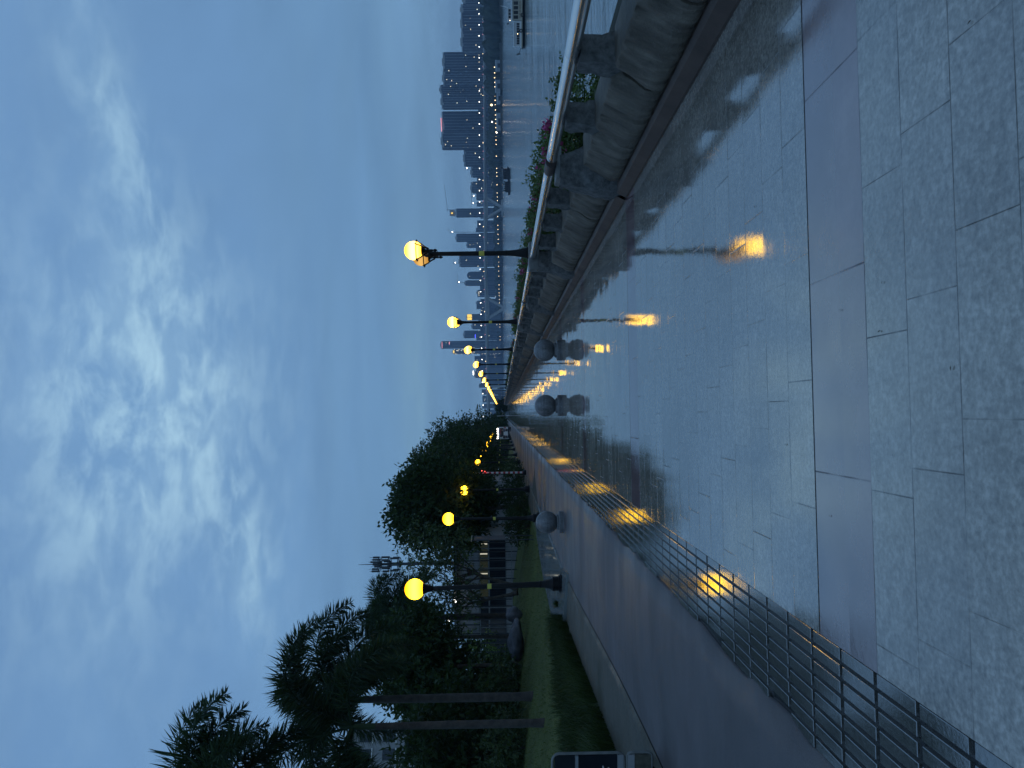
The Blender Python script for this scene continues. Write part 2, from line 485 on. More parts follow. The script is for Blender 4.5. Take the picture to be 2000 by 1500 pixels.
M['lightwall'] = pm('pale_render_wall', (0.2, 0.205, 0.21), (0.3, 0.3, 0.3), 0.8, 1.5, 0.2, 20, 0.01)
M['greysteel'] = pm('grey_painted_steel', (0.14, 0.16, 0.17), (0.24, 0.26, 0.27), 0.5, 4)
M['darkglass'] = pm('dark_window_glass', (0.010, 0.014, 0.02), (0.02, 0.026, 0.034), 0.12, 2)
M['mesh'] = pm('dark_wire', (0.02, 0.025, 0.03), (0.04, 0.045, 0.05), 0.5, 10)
M['white'] = pm('white_paint', (0.55, 0.56, 0.56), (0.72, 0.72, 0.71), 0.4, 5)
M['cream'] = pm('cream_paint', (0.42, 0.38, 0.29), (0.55, 0.5, 0.4), 0.5, 5)
M['red'] = pm('red_paint', (0.3, 0.02, 0.025), (0.42, 0.04, 0.04), 0.45, 6)
M['hull'] = pm('dark_hull_paint', (0.012, 0.014, 0.02), (0.035, 0.035, 0.04), 0.5, 1)
M['tan'] = pm('tan_panel', (0.3, 0.25, 0.19), (0.4, 0.34, 0.26), 0.6, 3)
M['bridge'] = pm('bridge_concrete', (0.36, 0.36, 0.345), (0.46, 0.46, 0.44), 0.8, 0.1)
M['shed'] = pm('shed_metal', (0.25, 0.28, 0.3), (0.36, 0.39, 0.4), 0.6, 0.1)
M['farwood'] = pm('far_wood', (0.012, 0.02, 0.014), (0.05, 0.065, 0.04), 0.9, 0.08, 0.8, 0.3, 2.0)
M['cloth_red'] = pm('dark_red_cloth', (0.14, 0.015, 0.015), (0.22, 0.03, 0.03), 0.8, 12)
M['cloth_dark'] = pm('dark_cloth', (0.01, 0.011, 0.016), (0.03, 0.03, 0.04), 0.85, 20)
M['cloth_grey'] = pm('grey_cloth', (0.10, 0.10, 0.12), (0.16, 0.16, 0.18), 0.85, 20)
M['skin'] = pm('skin', (0.32, 0.19, 0.13), (0.42, 0.26, 0.19), 0.55, 20)
M['hair'] = pm('black_hair', (0.008, 0.007, 0.006), (0.02, 0.018, 0.016), 0.5, 40)
M['fallen'] = leaf_mat('fallen_leaf', (0.03, 0.022, 0.012), (0.09, 0.06, 0.03), 0.1)
E_WHITE = emis('white_lamp_light', (1.0, 0.95, 0.85), 7.0)
E_WARM = emis('warm_lamp_light', (1.0, 0.72, 0.38), 6.0)
E_RED = emis('red_lamp_light', (1.0, 0.10, 0.08), 5.0)
E_PINK = emis('pink_neon', (1.0, 0.35, 0.40), 1.6)
E_BLUE = emis('blue_neon', (0.08, 0.10, 1.0), 2.5)
E_GOLD = emis('gold_sign_light', (1.0, 0.66, 0.10), 1.7)
E_PALE = emis('pale_tube_light', (1.0, 0.95, 0.75), 0.6)
E_DIMWIN = emis('dim_window_light', (0.55, 0.66, 0.46), 0.028)


def globe_mat(name, lo, hi, zc, zs):
    """opal glass lit by a bulb: brightest round the bulb"""
    m = N(name); t = m.n('TexCoord').outputs['Object']; X, Y, Z = sep(m, t)
    r = m.n('MapRange'); r.interpolation_type = 'SMOOTHSTEP'
    r.inputs[1].default_value = zs; r.inputs[2].default_value = 0.0
    m.l(m.math('ABSOLUTE', m.math('SUBTRACT', Z, zc)), r.inputs[0])
    col = m.mix(r.outputs[0], lo, hi)
    e = m.n('Emission'); m.l(col, e.inputs[0]); e.inputs[1].default_value = 1.0
    m.l(e.outputs[0], m.out.inputs[0])
    return m.mat


M['globe_l'] = globe_mat('opal_globe_amber', (3.2, 1.3, 0.02), (11.0, 6.4, 0.24), -0.01, 0.23)
M['globe_r'] = globe_mat('opal_globe_bright', (4.5, 2.2, 0.14), (9.5, 5.6, 0.85), 0.0, 0.15)
M['globe_dim'] = globe_mat('opal_globe_dim', (0.55, 0.26, 0.05), (0.92, 0.52, 0.14), 0.0, 0.16)

# ------------------------------------------------------------------ ground


def grid(x0, x1, y0, y1, nx, ny, zf):
    b = MB()
    vs = [(x0 + (x1 - x0) * i / nx, y0 + (y1 - y0) * j / ny) for j in range(ny + 1) for i in range(nx + 1)]
    b.add([(x, y, zf(x, y)) for x, y in vs], [(j * (nx + 1) + i, j * (nx + 1) + i + 1, (j + 1) * (nx + 1) + i + 1, (j + 1) * (nx + 1) + i) for j in range(ny) for i in range(nx)])
    return b


def sm(a, b, x):
    t = max(0, min(1, (x - a) / (b - a))); return t * t * (3 - 2 * t)


def path_left(y): return -3.40 - 0.52 * sm(7, 19, y)


def lz(x, y):
    h = 0.95 * sm(0.3, 7.5, path_left(y) - 0.6 - x)
    return 0.02 + h + 0.05 * noise.noise((x * 0.3, y * 0.3, 0)) * min(1, h * 3)


END = 330.0
b = MB(); b.box(-4000, 4.4, -40, 4000, -1.4, -0.25); struct(b.obj('ground', M['earth']))
b = grid(-1.07, 2.60, -12, END, 1, 40, lambda x, y: 0.0); struct(b.obj('walkway', M['paving']))
# bed of the ribbed strip, then its raised bars
b = grid(-1.70, -1.07, -12, END, 1, 40, lambda x, y: -0.014); struct(b.obj('drain_strip_bed', M['tacbed']))
b = MB()
yy = 0.25; i = 0
while yy < 150:
    L = 0.31
    for k in range(8):
        if k == 7 and rnd.random() < 0.5: continue
        x0 = -1.0625 - (k + 1) * 0.0745
        j = rnd.uniform(-0.0025, 0.0025); zt = 0.0022 + rnd.uniform(-0.0018, 0.0015)
        b.bbox(x0 + 0.009, x0 + 0.064, yy + 0.014 + j, yy + L - 0.015 + j, -0.03, zt, 0.0025)
    yy += L
struct(b.obj('ribbed_paving', M['tactile'], smooth=20))
b = MB()
ys = [-12 + 0.12 * i for i in range(400)] + [36 + 1.0 * i for i in range(int(END - 36) + 1)]


def bike_r(y):
    return -1.65 + 0.055 * noise.noise((y * 1.1, 3.1, 0)) + 0.03 * noise.noise((y * 4.1, 1.1, 0)) + 0.012 * noise.noise((y * 13, 7.1, 0))


vs = []
for y in ys: vs += [(path_left(y), y, 0.012), ((path_left(y) + bike_r(y)) / 2, y, 0.03), (bike_r(y) - 0.25, y, 0.026), (bike_r(y), y, 0.010), (bike_r(y) + 0.004, y, -0.03)]
b.add(vs, [(i * 5 + k, i * 5 + k + 1, i * 5 + k + 6, i * 5 + k + 5) for i in range(len(ys) - 1) for k in range(4)])
struct(b.obj('bike_path', M['asphalt'], smooth=180))
b = MB()
vs = []
for y in ys: vs += [(path_left(y) - 0.01, y, 0.01 + 0.008), (path_left(y) - 0.06 - 0.01 * noise.noise((y * 2, 0, 0)), y, 0.05), (path_left(y) - 0.10, y, 0.05), (path_left(y) - 0.13, y, 0.0)]
b.add(vs, [(i * 4 + k + 1, i * 4 + k, i * 4 + k + 4, i * 4 + k + 5) for i in range(len(ys) - 1) for k in range(3)])
struct(b.obj('path_edging', M['verge'], smooth=40))
b = MB()
vs = []
for y in ys: vs += [(path_left(y) - 0.12, y, 0.032 + 0.01 * noise.noise((y * 2, 3, 0))), (path_left(y) - 1.3, y, 0.06)]
b.add(vs, [(i * 2 + 1, i * 2, i * 2 + 2, i * 2 + 3) for i in range(len(ys) - 1)])
struct(b.obj('bare_verge', M['verge']))
b = grid(-70, -3.9, -8, 170, 80, 150, lambda x, y: lz(x, y) - (0.06 if x > path_left(y) - 0.7 else 0))
struct(b.obj('lawn', M['lawn'], smooth=180))
# wet side path that leaves the bike path by the nearest globe lamp
b = MB()
pp = [(-3.70, 17.3), (-3.93, 19.0), (-3.95, 31.5), (-5.05, 31.0), (-5.75, 26.0), (-5.9, 21.0), (-5.3, 17.9)]
b.add([(x, y, 0.16 if x < -4.9 else 0.075) for x, y in pp] + [(x, y, -0.05) for x, y in pp], [tuple(range(7))] + [(i + 7, (i + 1) % 7 + 7, (i + 1) % 7, i) for i in range(7)])
struct(b.obj('side_path', M['concrete']))
# low dark wedge lying on the bike path
b = MB()
wp = [(-4.05, 32.2), (-3.3, 33.6), (-2.35, 34.8), (-3.0, 36.2), (-4.05, 38.5)]
vs = []
for k, (x, y) in enumerate(wp): vs.append((x, y, 0.018))
vs.append((-3.4, 35.0, 0.085))
b.add(vs, [(k, (k + 1) % 5, 5) for k in range(5)])
struct(b.obj('dark_wedge', M['earth'], smooth=180))
# river bank under the flower bed, water, opposite shore
b = MB()
b.add([(3.2, -12, 0.0), (3.2, 400, 0.0), (3.2, -12, 0.22), (3.2, 400, 0.22), (4.35, -12, 0.22), (4.35, 400, 0.22), (8.6, -12, -6.2), (8.6, 400, -6.2)], [(0, 1, 3, 2), (2, 3, 5, 4), (4, 5, 7, 6)])
struct(b.obj('embankment', M['earth']))
WZ = -5.5
b = MB(); b.add([(4.4, -60, WZ), (7000, -60, WZ), (7000, 9000, WZ), (4.4, 9000, WZ)], [(0, 1, 2, 3)])
struct(b.obj('river', M['water']))
shore = [(640, 200), (575, 560), (520, 930), (502, 1250), (488, 1560), (480, 1660), (440, 1900), (372, 2250), (300, 2800), (180, 3400), (20, 3900), (-600, 4400)]
b = MB(); vs = []
for x, y in shore: vs += [(x, y, WZ - 1), (x + 3, y + 2, WZ + 3.0), (x + 22, y + 10, WZ + 8), (x + 5000, y + 2600, WZ + 9)]
b.add(vs, [(i * 4 + k, i * 4 + k + 1, i * 4 + k + 5, i * 4 + k + 4) for i in range(len(shore) - 1) for k in range(3)])
struct(b.obj('far_bank', M['earth']))


def shore_x(y):
    for (x0, y0), (x1, y1) in zip(shore, shore[1:]):
        if y0 <= y <= y1: return x0 + (x1 - x0) * (y - y0) / (y1 - y0)
    return shore[-1][0]


# ------------------------------------------------------------------ parapet


def rough_mesh(b, amp, sc, seed=0):
    for i, p in enumerate(b.v):
        q = Vector(p); n = noise.noise_vector(q * sc + Vector((seed, seed * 2.1, 0))); n2 = noise.noise_vector(q * sc * 3.3 + Vector((seed, 5, 0)))
        b.v[i] = tuple(q + n * amp + n2 * amp * 0.45)


PROF = [(0.135, 0.13), (0.105, 0.165), (0.098, 0.20), (0.10, 0.255), (0.12, 0.305), (0.205, 0.46), (0.242, 0.535), (0.252, 0.55), (0.27, 0.556), (0.58, 0.556), (0.60, 0.53), (0.60, 0.14)]


def block_mesh(L, seed):
    b = MB(); secs = []
    r = random.Random(seed)
    n = 44
    for i in range(n + 1):
        y = 0.015 + (L - 0.030) * i / n
        e = min(y, L - y)
        drop = 0.085 * max(0.0, 1 - e / 0.13); rec = 0.016 * max(0.0, 1 - e / 0.03)
        sec = []
        for x, z in PROF:
            zz = z - drop * sm(0.27, 0.55, z)
            w = (0.009 * math.sin(y * 27 + seed + z * 5 + 2.2 * noise.noise((y * 3, z * 4, seed))) + 0.010 * noise.noise((y * 26, z * 5, seed * 2.0))) * (1 if 0.16 < z < 0.55 and x < 0.3 else 0)
            w += 0.012 * noise.noise((y * 9, z * 9, seed * 3.3))
            sec.append((x + rec + (w if x < 0.3 else 0), y, zz))
        secs += sec
    k = len(PROF)
    b.add(secs, [(i * k + j, i * k + j + 1, (i + 1) * k + j + 1, (i + 1) * k + j) for i in range(n) for j in range(k - 1)] + [tuple(range(k)), tuple(reversed(range(n * k, n * k + k)))])
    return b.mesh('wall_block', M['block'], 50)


def post_mesh(seed):
    b = MB(); r = random.Random(seed)
    nz = 7; ring = []
    for i in range(nz + 1):
        t = i / nz; z = 0.43 + 0.40 * t
        hx = 0.135 - 0.035 * t; hy = 0.13 - 0.02 * t; cx = 0.415
        for a, c in ((-1, -1), (-0.2, -1.02), (1, -1), (1.03, 0), (1, 1), (0.1, 1.03), (-1, 1), (-1.04, 0.1)):
            ring.append((cx + a * hx, c * hy, z))
    b.add(ring, [(i * 8 + k, i * 8 + (k + 1) % 8, (i + 1) * 8 + (k + 1) % 8, (i + 1) * 8 + k) for i in range(nz) for k in range(8)] + [tuple(range(nz * 8, nz * 8 + 8))])
    rough_mesh(b, 0.03, 8, seed)
    return b.mesh('rail_post', M['rough'], 40)


def pillar_mesh(seed):
    b = MB(); nz = 12; n = 20; ring = []
    for i in range(nz + 1):
        t = i / nz; z = 0.03 + 0.76 * t
        w = 0.30 - 0.085 * sm(0.1, 1.0, t) + 0.02 * math.sin(t * 5)
        for k in range(n):
            a = 2 * math.pi * k / n
            ca, sa = math.cos(a), math.sin(a)
            q = 1.0 / max(abs(ca), abs(sa)) ** 0.72
            ring.append((0.36 + w * ca * q * 0.98, w * sa * q, z))
    b.add(ring, [(i * n + k, i * n + (k + 1) % n, (i + 1) * n + (k + 1) % n, (i + 1) * n + k) for i in range(nz) for k in range(n)] + [tuple(range(nz * n, nz * n + n))])
    rough_mesh(b, 0.035, 5, seed)
    return b.mesh('pillar', M['rough'], 45)


BAY = 5.25; RX = 0.42; RZ = 0.89; RR = 0.062
ME_BLOCK = [block_mesh(1.3, s) for s in (1, 2, 3)]; ME_BLOCK_END = [block_mesh(1.05, s) for s in (4, 5)]
ME_POST = [post_mesh(s) for s in (1, 2, 3, 4)]; ME_PILLAR = [pillar_mesh(s) for s in (1, 2, 3)]
b = MB()
b.add([(0, 0, -0.02), (0.0, BAY, -0.02), (0.006, 0, 0.02), (0.006, BAY, 0.02), (0.055, 0, 0.115), (0.055, BAY, 0.115), (0.10, 0, 0.138), (0.10, BAY, 0.138), (0.66, 0, 0.138), (0.66, BAY, 0.138), (0.66, 0, -0.3), (0.66, BAY, -0.3)],
      [(0, 2, 3, 1), (2, 4, 5, 3), (4, 6, 7, 5), (6, 8, 9, 7), (8, 10, 11, 9)])
ME_PLINTH = b.mesh('plinth', M['plinth'])
b = MB(); b.box(0.22, 0.60, -0.17, 0.17, 0.77, 0.832, 0.012)
ME_CAP = b.mesh('pillar_cap', M['kerb'])

b = MB(); b.bbox(0.20, 0.70, -0.19, 0.19, 0.77, 0.968, 0.02); ME_CAPL = b.mesh('pillar_cap', M['kerb'])


def rail_mesh(gap):
    b = MB()
    b.tube([(RX, gap, RZ - 0.015), (RX, gap + 0.03, RZ), (RX, gap + 0.4, RZ), (RX, 2.6, RZ), (RX, BAY - gap - 0.4, RZ), (RX, BAY - gap - 0.03, RZ), (RX, BAY - gap, RZ - 0.015)],
           [RR * 0.86, RR, RR, RR, RR, RR, RR * 0.86], 20)
    for y in (gap + 2.4,): b.tube([(RX, y, RZ), (RX, y + 0.012, RZ)], RR + 0.0015, 20)
    return b.mesh('rail', M['steel'], 40)


ME_RAIL = rail_mesh(0.17)
b = MB(); b.tube([(RX, -0.175, RZ), (RX, 0, RZ), (RX, 0.175, RZ)], RR * 0.9, 16); ME_JOINT = b.mesh('rail_joint', M['dark'], 40)
b = MB()
for i in range(7):
    a = i / 6 * R_(3.5)
b.tube([(RX - 0.006, -0.175, RZ), (RX, 0, RZ), (RX, 0.175, RZ)], RR * 1.08, 18)
ME_ELBOW = b.mesh('rail_joint', M['dark'], 40)


def parapet_bay(k, loc, rot, label):
    t = thing('parapet_bay', label, 'parapet', loc, rot, 'stone parapet bays along the river side')
    link('plinth', ME_PLINTH, t)
    r = random.Random(100 + k)
    for i in range(4):
        if i in (0, 3): link('wall_block', r.choice(ME_BLOCK_END), t, (0, 0.25 if i == 0 else 3.9, 0))
        else: link('wall_block', r.choice(ME_BLOCK), t, (0, 1.3 * i, 0))
    for i in (1, 2, 3): link('rail_post', ME_POST[(k + i) % 4], t, (0, 1.3 * i, 0))
    p = link('pillar', ME_PILLAR[k % 3], t)
    link('pillar_cap', ME_CAPL if k % 2 and k < 42 else ME_CAP, p)
    link('rail', ME_RAIL, t)
    if not (k % 2 and k < 42): link('rail_joint', ME_ELBOW if k == 0 else ME_JOINT, t)
    return t


WX = 2.51
NB = 42
_a = R_(3.6)
parapet_bay(99, (WX, 8.7 - BAY - 0.1, 0), 0, 'nearest stone parapet bay with steel handrail, running out of frame before the rail bends')
for k in range(NB):
    lab = 'stone parapet bay with steel handrail starting at the pillar where the rail bends' if k == 0 else f'stone parapet bay with steel handrail, {ordn(k)} along from the bend in the rail'
    parapet_bay(k, (WX, 8.7 + BAY * k, 0), 0, lab)

# ------------------------------------------------------------------ riverside twin lamps
LZ0 = 0.97
b = MB()
b.lathe([(0.115, 0), (0.115, 0.02), (0.10, 0.025), (0.10, 0.055), (0.092, 0.06), (0.088, 0.10), (0.075, 0.16), (0.062, 0.24), (0.053, 0.34), (0.05, 0.40), (0.058, 0.405), (0.058, 0.425), (0.05, 0.43), (0.047, 0.5), (0.040, 1.70),
         (0.050, 1.705), (0.050, 1.72), (0.043, 1.725), (0.043, 1.745), (0.053, 1.75), (0.053, 1.765), (0.045, 1.77), (0.05, 1.80), (0.06, 1.84), (0.06, 1.93), (0.045, 1.96), (0.02, 1.99)], 20)
ME_POLE_R = b.mesh('pole', M['iron'], 35)
b = MB(); b.lathe([(0.049, 0), (0.0485, 0.10)], 20, (0, 0, 0.83), caps=False); ME_TAG_R = b.mesh('pole_sticker', M['yellow'], 180)
GZ = 2.09   # globe centre above the pillar cap
ARM = 0.64


def arm_mesh(s):
    b = MB()
    b.tube([(0, s * 0.03, 1.86), (0, s * 0.2, 1.88), (0, s * 0.42, 1.84), (0, s * 0.56, 1.86), (0, s * ARM, 1.93)], [0.03, 0.024, 0.022, 0.024, 0.034], 8)
    b.tube([(0, s * 0.05, 1.78), (0, s * 0.16, 1.80), (0, s * 0.28, 1.86)], 0.012, 6)
    b.tube([(0, s * 0.30, 1.86), (0, s * 0.36, 1.93), (0, s * 0.44, 1.94), (0, s * 0.47, 1.90), (0, s * 0.43, 1.88)], 0.010, 6)
    return b.mesh('arm', M['iron'], 40)


def cage_mesh(s):
    b = MB(); cy = s * ARM
    b.lathe([(0.03, 1.90), (0.075, 1.93), (0.085, 1.98), (0.075, 2.03), (0.10, 2.055), (0.10, 2.065), (0.06, 2.07)], 16, (0, cy, 0))
    pts = [(0.188 * math.cos(2 * math.pi * i / 24), cy + 0.188 * math.sin(2 * math.pi * i / 24), GZ - 0.06) for i in range(25)]
    b.tube(pts, 0.011, 6, False)
    for i in range(4):
        a = 2 * math.pi * (i + 0.35) / 4; c, d = math.cos(a), math.sin(a)
        b.tube([(0.205 * c, cy + 0.205 * d, GZ - 0.035), (0.188 * c, cy + 0.188 * d, GZ - 0.065), (0.15 * c, cy + 0.15 * d, GZ - 0.13), (0.085 * c, cy + 0.085 * d, GZ - 0.20), (0.04 * c, cy + 0.04 * d, GZ - 0.27)], [0.007, 0.012, 0.012, 0.011, 0.012], 6)
    return b.mesh('globe_holder', M['iron'], 40)


def finial_mesh(s):
    b = MB()
    b.lathe([(0.006, 1.66), (0.022, 1.685), (0.03, 1.705), (0.024, 1.725), (0.012, 1.74), (0.022, 1.75), (0.022, 1.86), (0.03, 1.90)], 10, (0, s * ARM, 0))
    return b.mesh('finial', M['iron'], 40)


ME_ARM = {s: arm_mesh(s) for s in (-1, 1)}; ME_CAGE = {s: cage_mesh(s) for s in (-1, 1)}; ME_FIN = {s: finial_mesh(s) for s in (-1, 1)}
b = MB(); b.ball((0, 0, 0), 0.168, 24, 16, z0=-0.86); ME_GLOBE_R = b.mesh('globe', M['globe_r'], 180); 
ME_GLOBE_DIM = b.mesh('globe', M['globe_dim'], 180)


def river_lamp(k, loc, label):
    t = thing('promenade_lamp', label, 'street lamp', loc, R_(-6.5), 'twin globe lamps on the parapet')
    link('pole', ME_POLE_R, t)
    if k < 8: link('pole_sticker', ME_TAG_R, t)
    for s in (-1, 1):
        if k < 10:
            link('arm', ME_ARM[s], t); link('finial', ME_FIN[s], t)
        link('globe_holder', ME_CAGE[s], t)
        link('globe', ME_GLOBE_DIM if (k == 0 and s == 1) else ME_GLOBE_R, t, (0, s * ARM, GZ))
    return t


for k in range(20):
    lab = 'tall black twin globe lamp on the parapet, one globe bright and the other dim' if k == 0 else f'black twin globe lamp on the parapet, both globes lit, {ordn(k)} from the viewer'
    river_lamp(k, (WX + 0.53, 8.7 + BAY * (1 + 2 * k), LZ0), lab)

# ------------------------------------------------------------------ park-side single globe lamps
b = MB()
b.lathe([(0.23, 0), (0.23, 0.05), (0.205, 0.06), (0.205, 0.09), (0.17, 0.10), (0.165, 0.20), (0.175, 0.21), (0.175, 0.24), (0.15, 0.26), (0.12, 0.33), (0.095, 0.42), (0.08, 0.52), (0.088, 0.53), (0.088, 0.56), (0.076, 0.57), (0.070, 1.0), (0.052, 3.05), (0.06, 3.06), (0.06, 3.10), (0.05, 3.12), (0.05, 3.2)], 20)
ME_POLE_L = b.mesh('pole', M['iron'], 35)
b = MB(); b.lathe([(0.050, 3.2), (0.075, 3.24), (0.085, 3.33), (0.115, 3.40), (0.135, 3.43), (0.135, 3.455), (0.10, 3.46)], 20); ME_HOLD_L = b.mesh('globe_holder', M['iron'], 35)
b = MB(); b.ball((0, 0, 0), 0.25, 32, 20, z0=-0.86); ME_GLOBE_L = b.mesh('globe', M['globe_l'], 180)
b = MB(); b.lathe([(0.0665, 1.76), (0.0655, 1.86)], 20, caps=False); ME_TAG_L = b.mesh('pole_sticker', M['yellow'], 180)
for k in range(13):
    Y = 18.6 + 11.6 * k
    lab = 'tall black lamp post with one amber globe beside the bike path, nearest of its row' if k == 0 else f'black amber-globe lamp post beside the bike path, {ordn(k)} of its row'
    t = thing('park_lamp', lab, 'street lamp', (-4.23, Y, 0.07 if Y < 31 else 0.03), 0, 'single globe lamps along the bike path')
    t.rotation_euler = (0, R_((-1.2, 0.3, -0.3)[k % 3]), 0)
    link('pole', ME_POLE_L, t); link('globe_holder', ME_HOLD_L, t); link('globe', ME_GLOBE_L, t, (0, 0, 3.66)); link('pole_sticker', ME_TAG_L, t)

# ------------------------------------------------------------------ stone ball bollards
b = MB(); b.ball((0, 0, 0), 0.275, 36, 22); ME_BALL = b.mesh('ball', M['bollard'], 180)
b = MB(); b.lathe([(0.265, 0), (0.265, 0.105), (0.25, 0.12), (0.19, 0.122), (0.185, 0.16), (0.17, 0.175)], 28); ME_BBASE = b.mesh('base', M['bollard'], 35)
for x, y, lab in ((1.58, 18.6, 'round granite ball bollard on the wet paving, nearest the river parapet'), (0.19, 18.6, 'round granite ball bollard standing alone in the middle of the wet paving'), (-2.70, 18.5, 'round granite ball bollard standing on the dark bike path')):
    t = thing('ball_bollard', lab, 'bollard', (x, y, 0.02 if x < -2 else 0.0), rnd.uniform(0, 6), 'granite ball bollards across the path')
    link('ball', ME_BALL, t, (0, 0, 0.415)); link('base', ME_BBASE, t)

# ------------------------------------------------------------------ plants


def rdir(r, up=0.0):
    z = r.uniform(-1, 1); a = r.uniform(0, 2 * math.pi); q = math.sqrt(1 - z * z)
    v = Vector((q * math.cos(a), q * math.sin(a), z + up)); v.normalize(); return v


def crown(b, blobs, n, L, W, r, droop=0.0, shell=0.55):
    """many leaves spread through overlapping lobes, in sprays with gaps between"""
    tot = sum(rx * ry * rz for _, (rx, ry, rz) in blobs)
    for c, (rx, ry, rz) in blobs:
        k = int(n * (rx * ry * rz) / tot / 9)
        for _ in range(k):
            d = rdir(r); q = (r.uniform(shell ** 3, 1.0)) ** (1 / 3)
            q *= 1.0 + 0.22 * noise.noise(d * 2.3 + Vector(c))
            if r.random() < 0.06: q *= r.uniform(1.05, 1.22)
            p = Vector(c) + Vector((d.x * rx * q, d.y * ry * q, d.z * rz * q))
            sd = (d + rdir(r) * 0.7 + Vector((0, 0, -droop))).normalized()
            for j in range(9):
                pj = p + sd * (j * L * 0.33) + rdir(r) * L * 0.45
                ld = (sd * 0.6 + rdir(r) + Vector((0, 0, -droop))).normalized()
                b.leaf(pj, ld, rdir(r), L * r.uniform(0.7, 1.25), W * r.uniform(0.7, 1.2))


def trunk_mesh(b, base, top, r0, r1, r, limbs=(), n=9):
    base, top = Vector(base), Vector(top); pts = []; rad = []
    for i in range(7):
        t = i / 6
        pts.append(base.lerp(top, t) + Vector((noise.noise((t * 2, base.y, 1)), noise.noise((t * 2, base.x, 5)), 0)) * 0.22 * math.sin(t * math.pi))
        rad.append((r0 * (1.35 if i == 0 else 1)) * (1 - t) + r1 * t)
    b.tube(pts, rad, n)
    for tgt, rr in limbs:
        s = base.lerp(top, r.uniform(0.55, 0.98)); tgt = Vector(tgt); mid = s.lerp(tgt, 0.5) + Vector((0, 0, 0.12 * (tgt - s).length))
        b.tube([s, s.lerp(mid, 0.5), mid, mid.lerp(tgt, 0.5), tgt], [rr, rr * 0.8, rr * 0.62, rr * 0.42, rr * 0.18], 6)


def tree(name, label, cat, loc, blobs, leaves, L, W, h_trunk, r0, mat, seed, group=None, droop=0.2, shell=0.55, stems=1):
    r = random.Random(seed)
    t = thing(name, label, cat, loc, 0, group)
    b = MB()
    for s in range(stems):
        off = Vector((r.uniform(-.25, .25), r.uniform(-.25, .25), 0)) * (0 if stems == 1 else 1.0)
        lean = Vector((r.uniform(-.5, .5), r.uniform(-.5, .5), 0)) * (0.5 if stems == 1 else 2.0)
        limbs = [(Vector(c) + rdir(r) * 0.3 * rx, r0 * 0.42) for c, (rx, ry, rz) in blobs for _ in range(2)]
        trunk_mesh(b, off, off + lean + Vector((0, 0, h_trunk)), r0, r0 * 0.55, r, limbs if stems == 1 else limbs[s::stems])
    b.obj('trunk', M['bark'], t, 60)
    b = MB(); crown(b, blobs, leaves, L, W, r, droop, shell)
    b.obj('crown', mat, t)
    return t


def blobs_for(seed, R, z0, z1, n=9):
    r = random.Random(seed); out = [((0, 0, (z0 + z1) / 2), (R * 0.72, R * 0.72, (z1 - z0) * 0.46))]
    for i in range(n):
        a = 2 * math.pi * i / n + r.uniform(-.3, .3); q = R * r.uniform(0.42, 0.72); z = r.uniform(z0 + 0.2 * (z1 - z0), z1 - 0.25 * (z1 - z0))
        s = R * r.uniform(0.3, 0.48); out.append(((q * math.cos(a), q * math.sin(a), z), (s, s, s * r.uniform(.6, .9))))
    for i in range(3):
        a = r.uniform(0, 6.28); out.append(((R * 0.3 * math.cos(a), R * 0.3 * math.sin(a), z1 - 0.22 * (z1 - z0)), (R * 0.42, R * 0.42, (z1 - z0) * 0.22)))
    return out


ROW = [(-5.4, 44, 2.9, 2.3, 8.0, 'big dark broadleaf tree behind the lamps, tallest crown of the park row'),
       (-6.0, 56, 3.4, 2.2, 9.3, 'dark broadleaf tree second in the park row, crown rising behind the third lamp'),
       (-6.0, 70, 4.2, 2.2, 10.2, 'dark broadleaf tree third in the park row, crown over the far lamps'),
       (-5.4, 88, 4.6, 3.0, 11.3, 'dark broadleaf tree fourth in the park row, leaning over the path'),
       (-4.6, 108, 4.6, 3.0, 11.6, 'dark broadleaf tree fifth in the park row, end of the crown against the sky'),
       (-6.0, 132, 5.2, 3.0, 10.5, 'dark broadleaf tree at the far end of the park row')]
for i, (x, y, R, z0, z1, lab) in enumerate(ROW):
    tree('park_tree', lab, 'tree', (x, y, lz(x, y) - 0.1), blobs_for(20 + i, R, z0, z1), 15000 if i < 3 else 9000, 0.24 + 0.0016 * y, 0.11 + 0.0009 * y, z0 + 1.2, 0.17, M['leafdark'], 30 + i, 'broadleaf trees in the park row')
# sparse multi-stemmed tree behind the nearest lamp
p = at(985, 1153, 38); 
tree('sparse_tree', 'thin multi-stemmed tree with sky showing through its sparse leaves', 'tree', (p.x, p.y, 0.85),
     [((2.0, 0, 4.7), (1.5, 1.3, 1.0)), ((0.9, 0.3, 3.6), (1.5, 1.2, 1.0)), ((-0.2, 0, 4.4), (1.2, 1.1, 1.0)), ((2.6, 0.2, 3.4), (1.0, 1.0, 0.9)), ((-1.2, 0, 3.7), (1.0, 1.0, 0.9)), ((0.5, 0, 2.7), (1.6, 1.0, 0.5))], 3300, 0.26, 0.085, 2.6, 0.10, M['leafmid'], 51, droop=0.35, shell=0.2, stems=3)
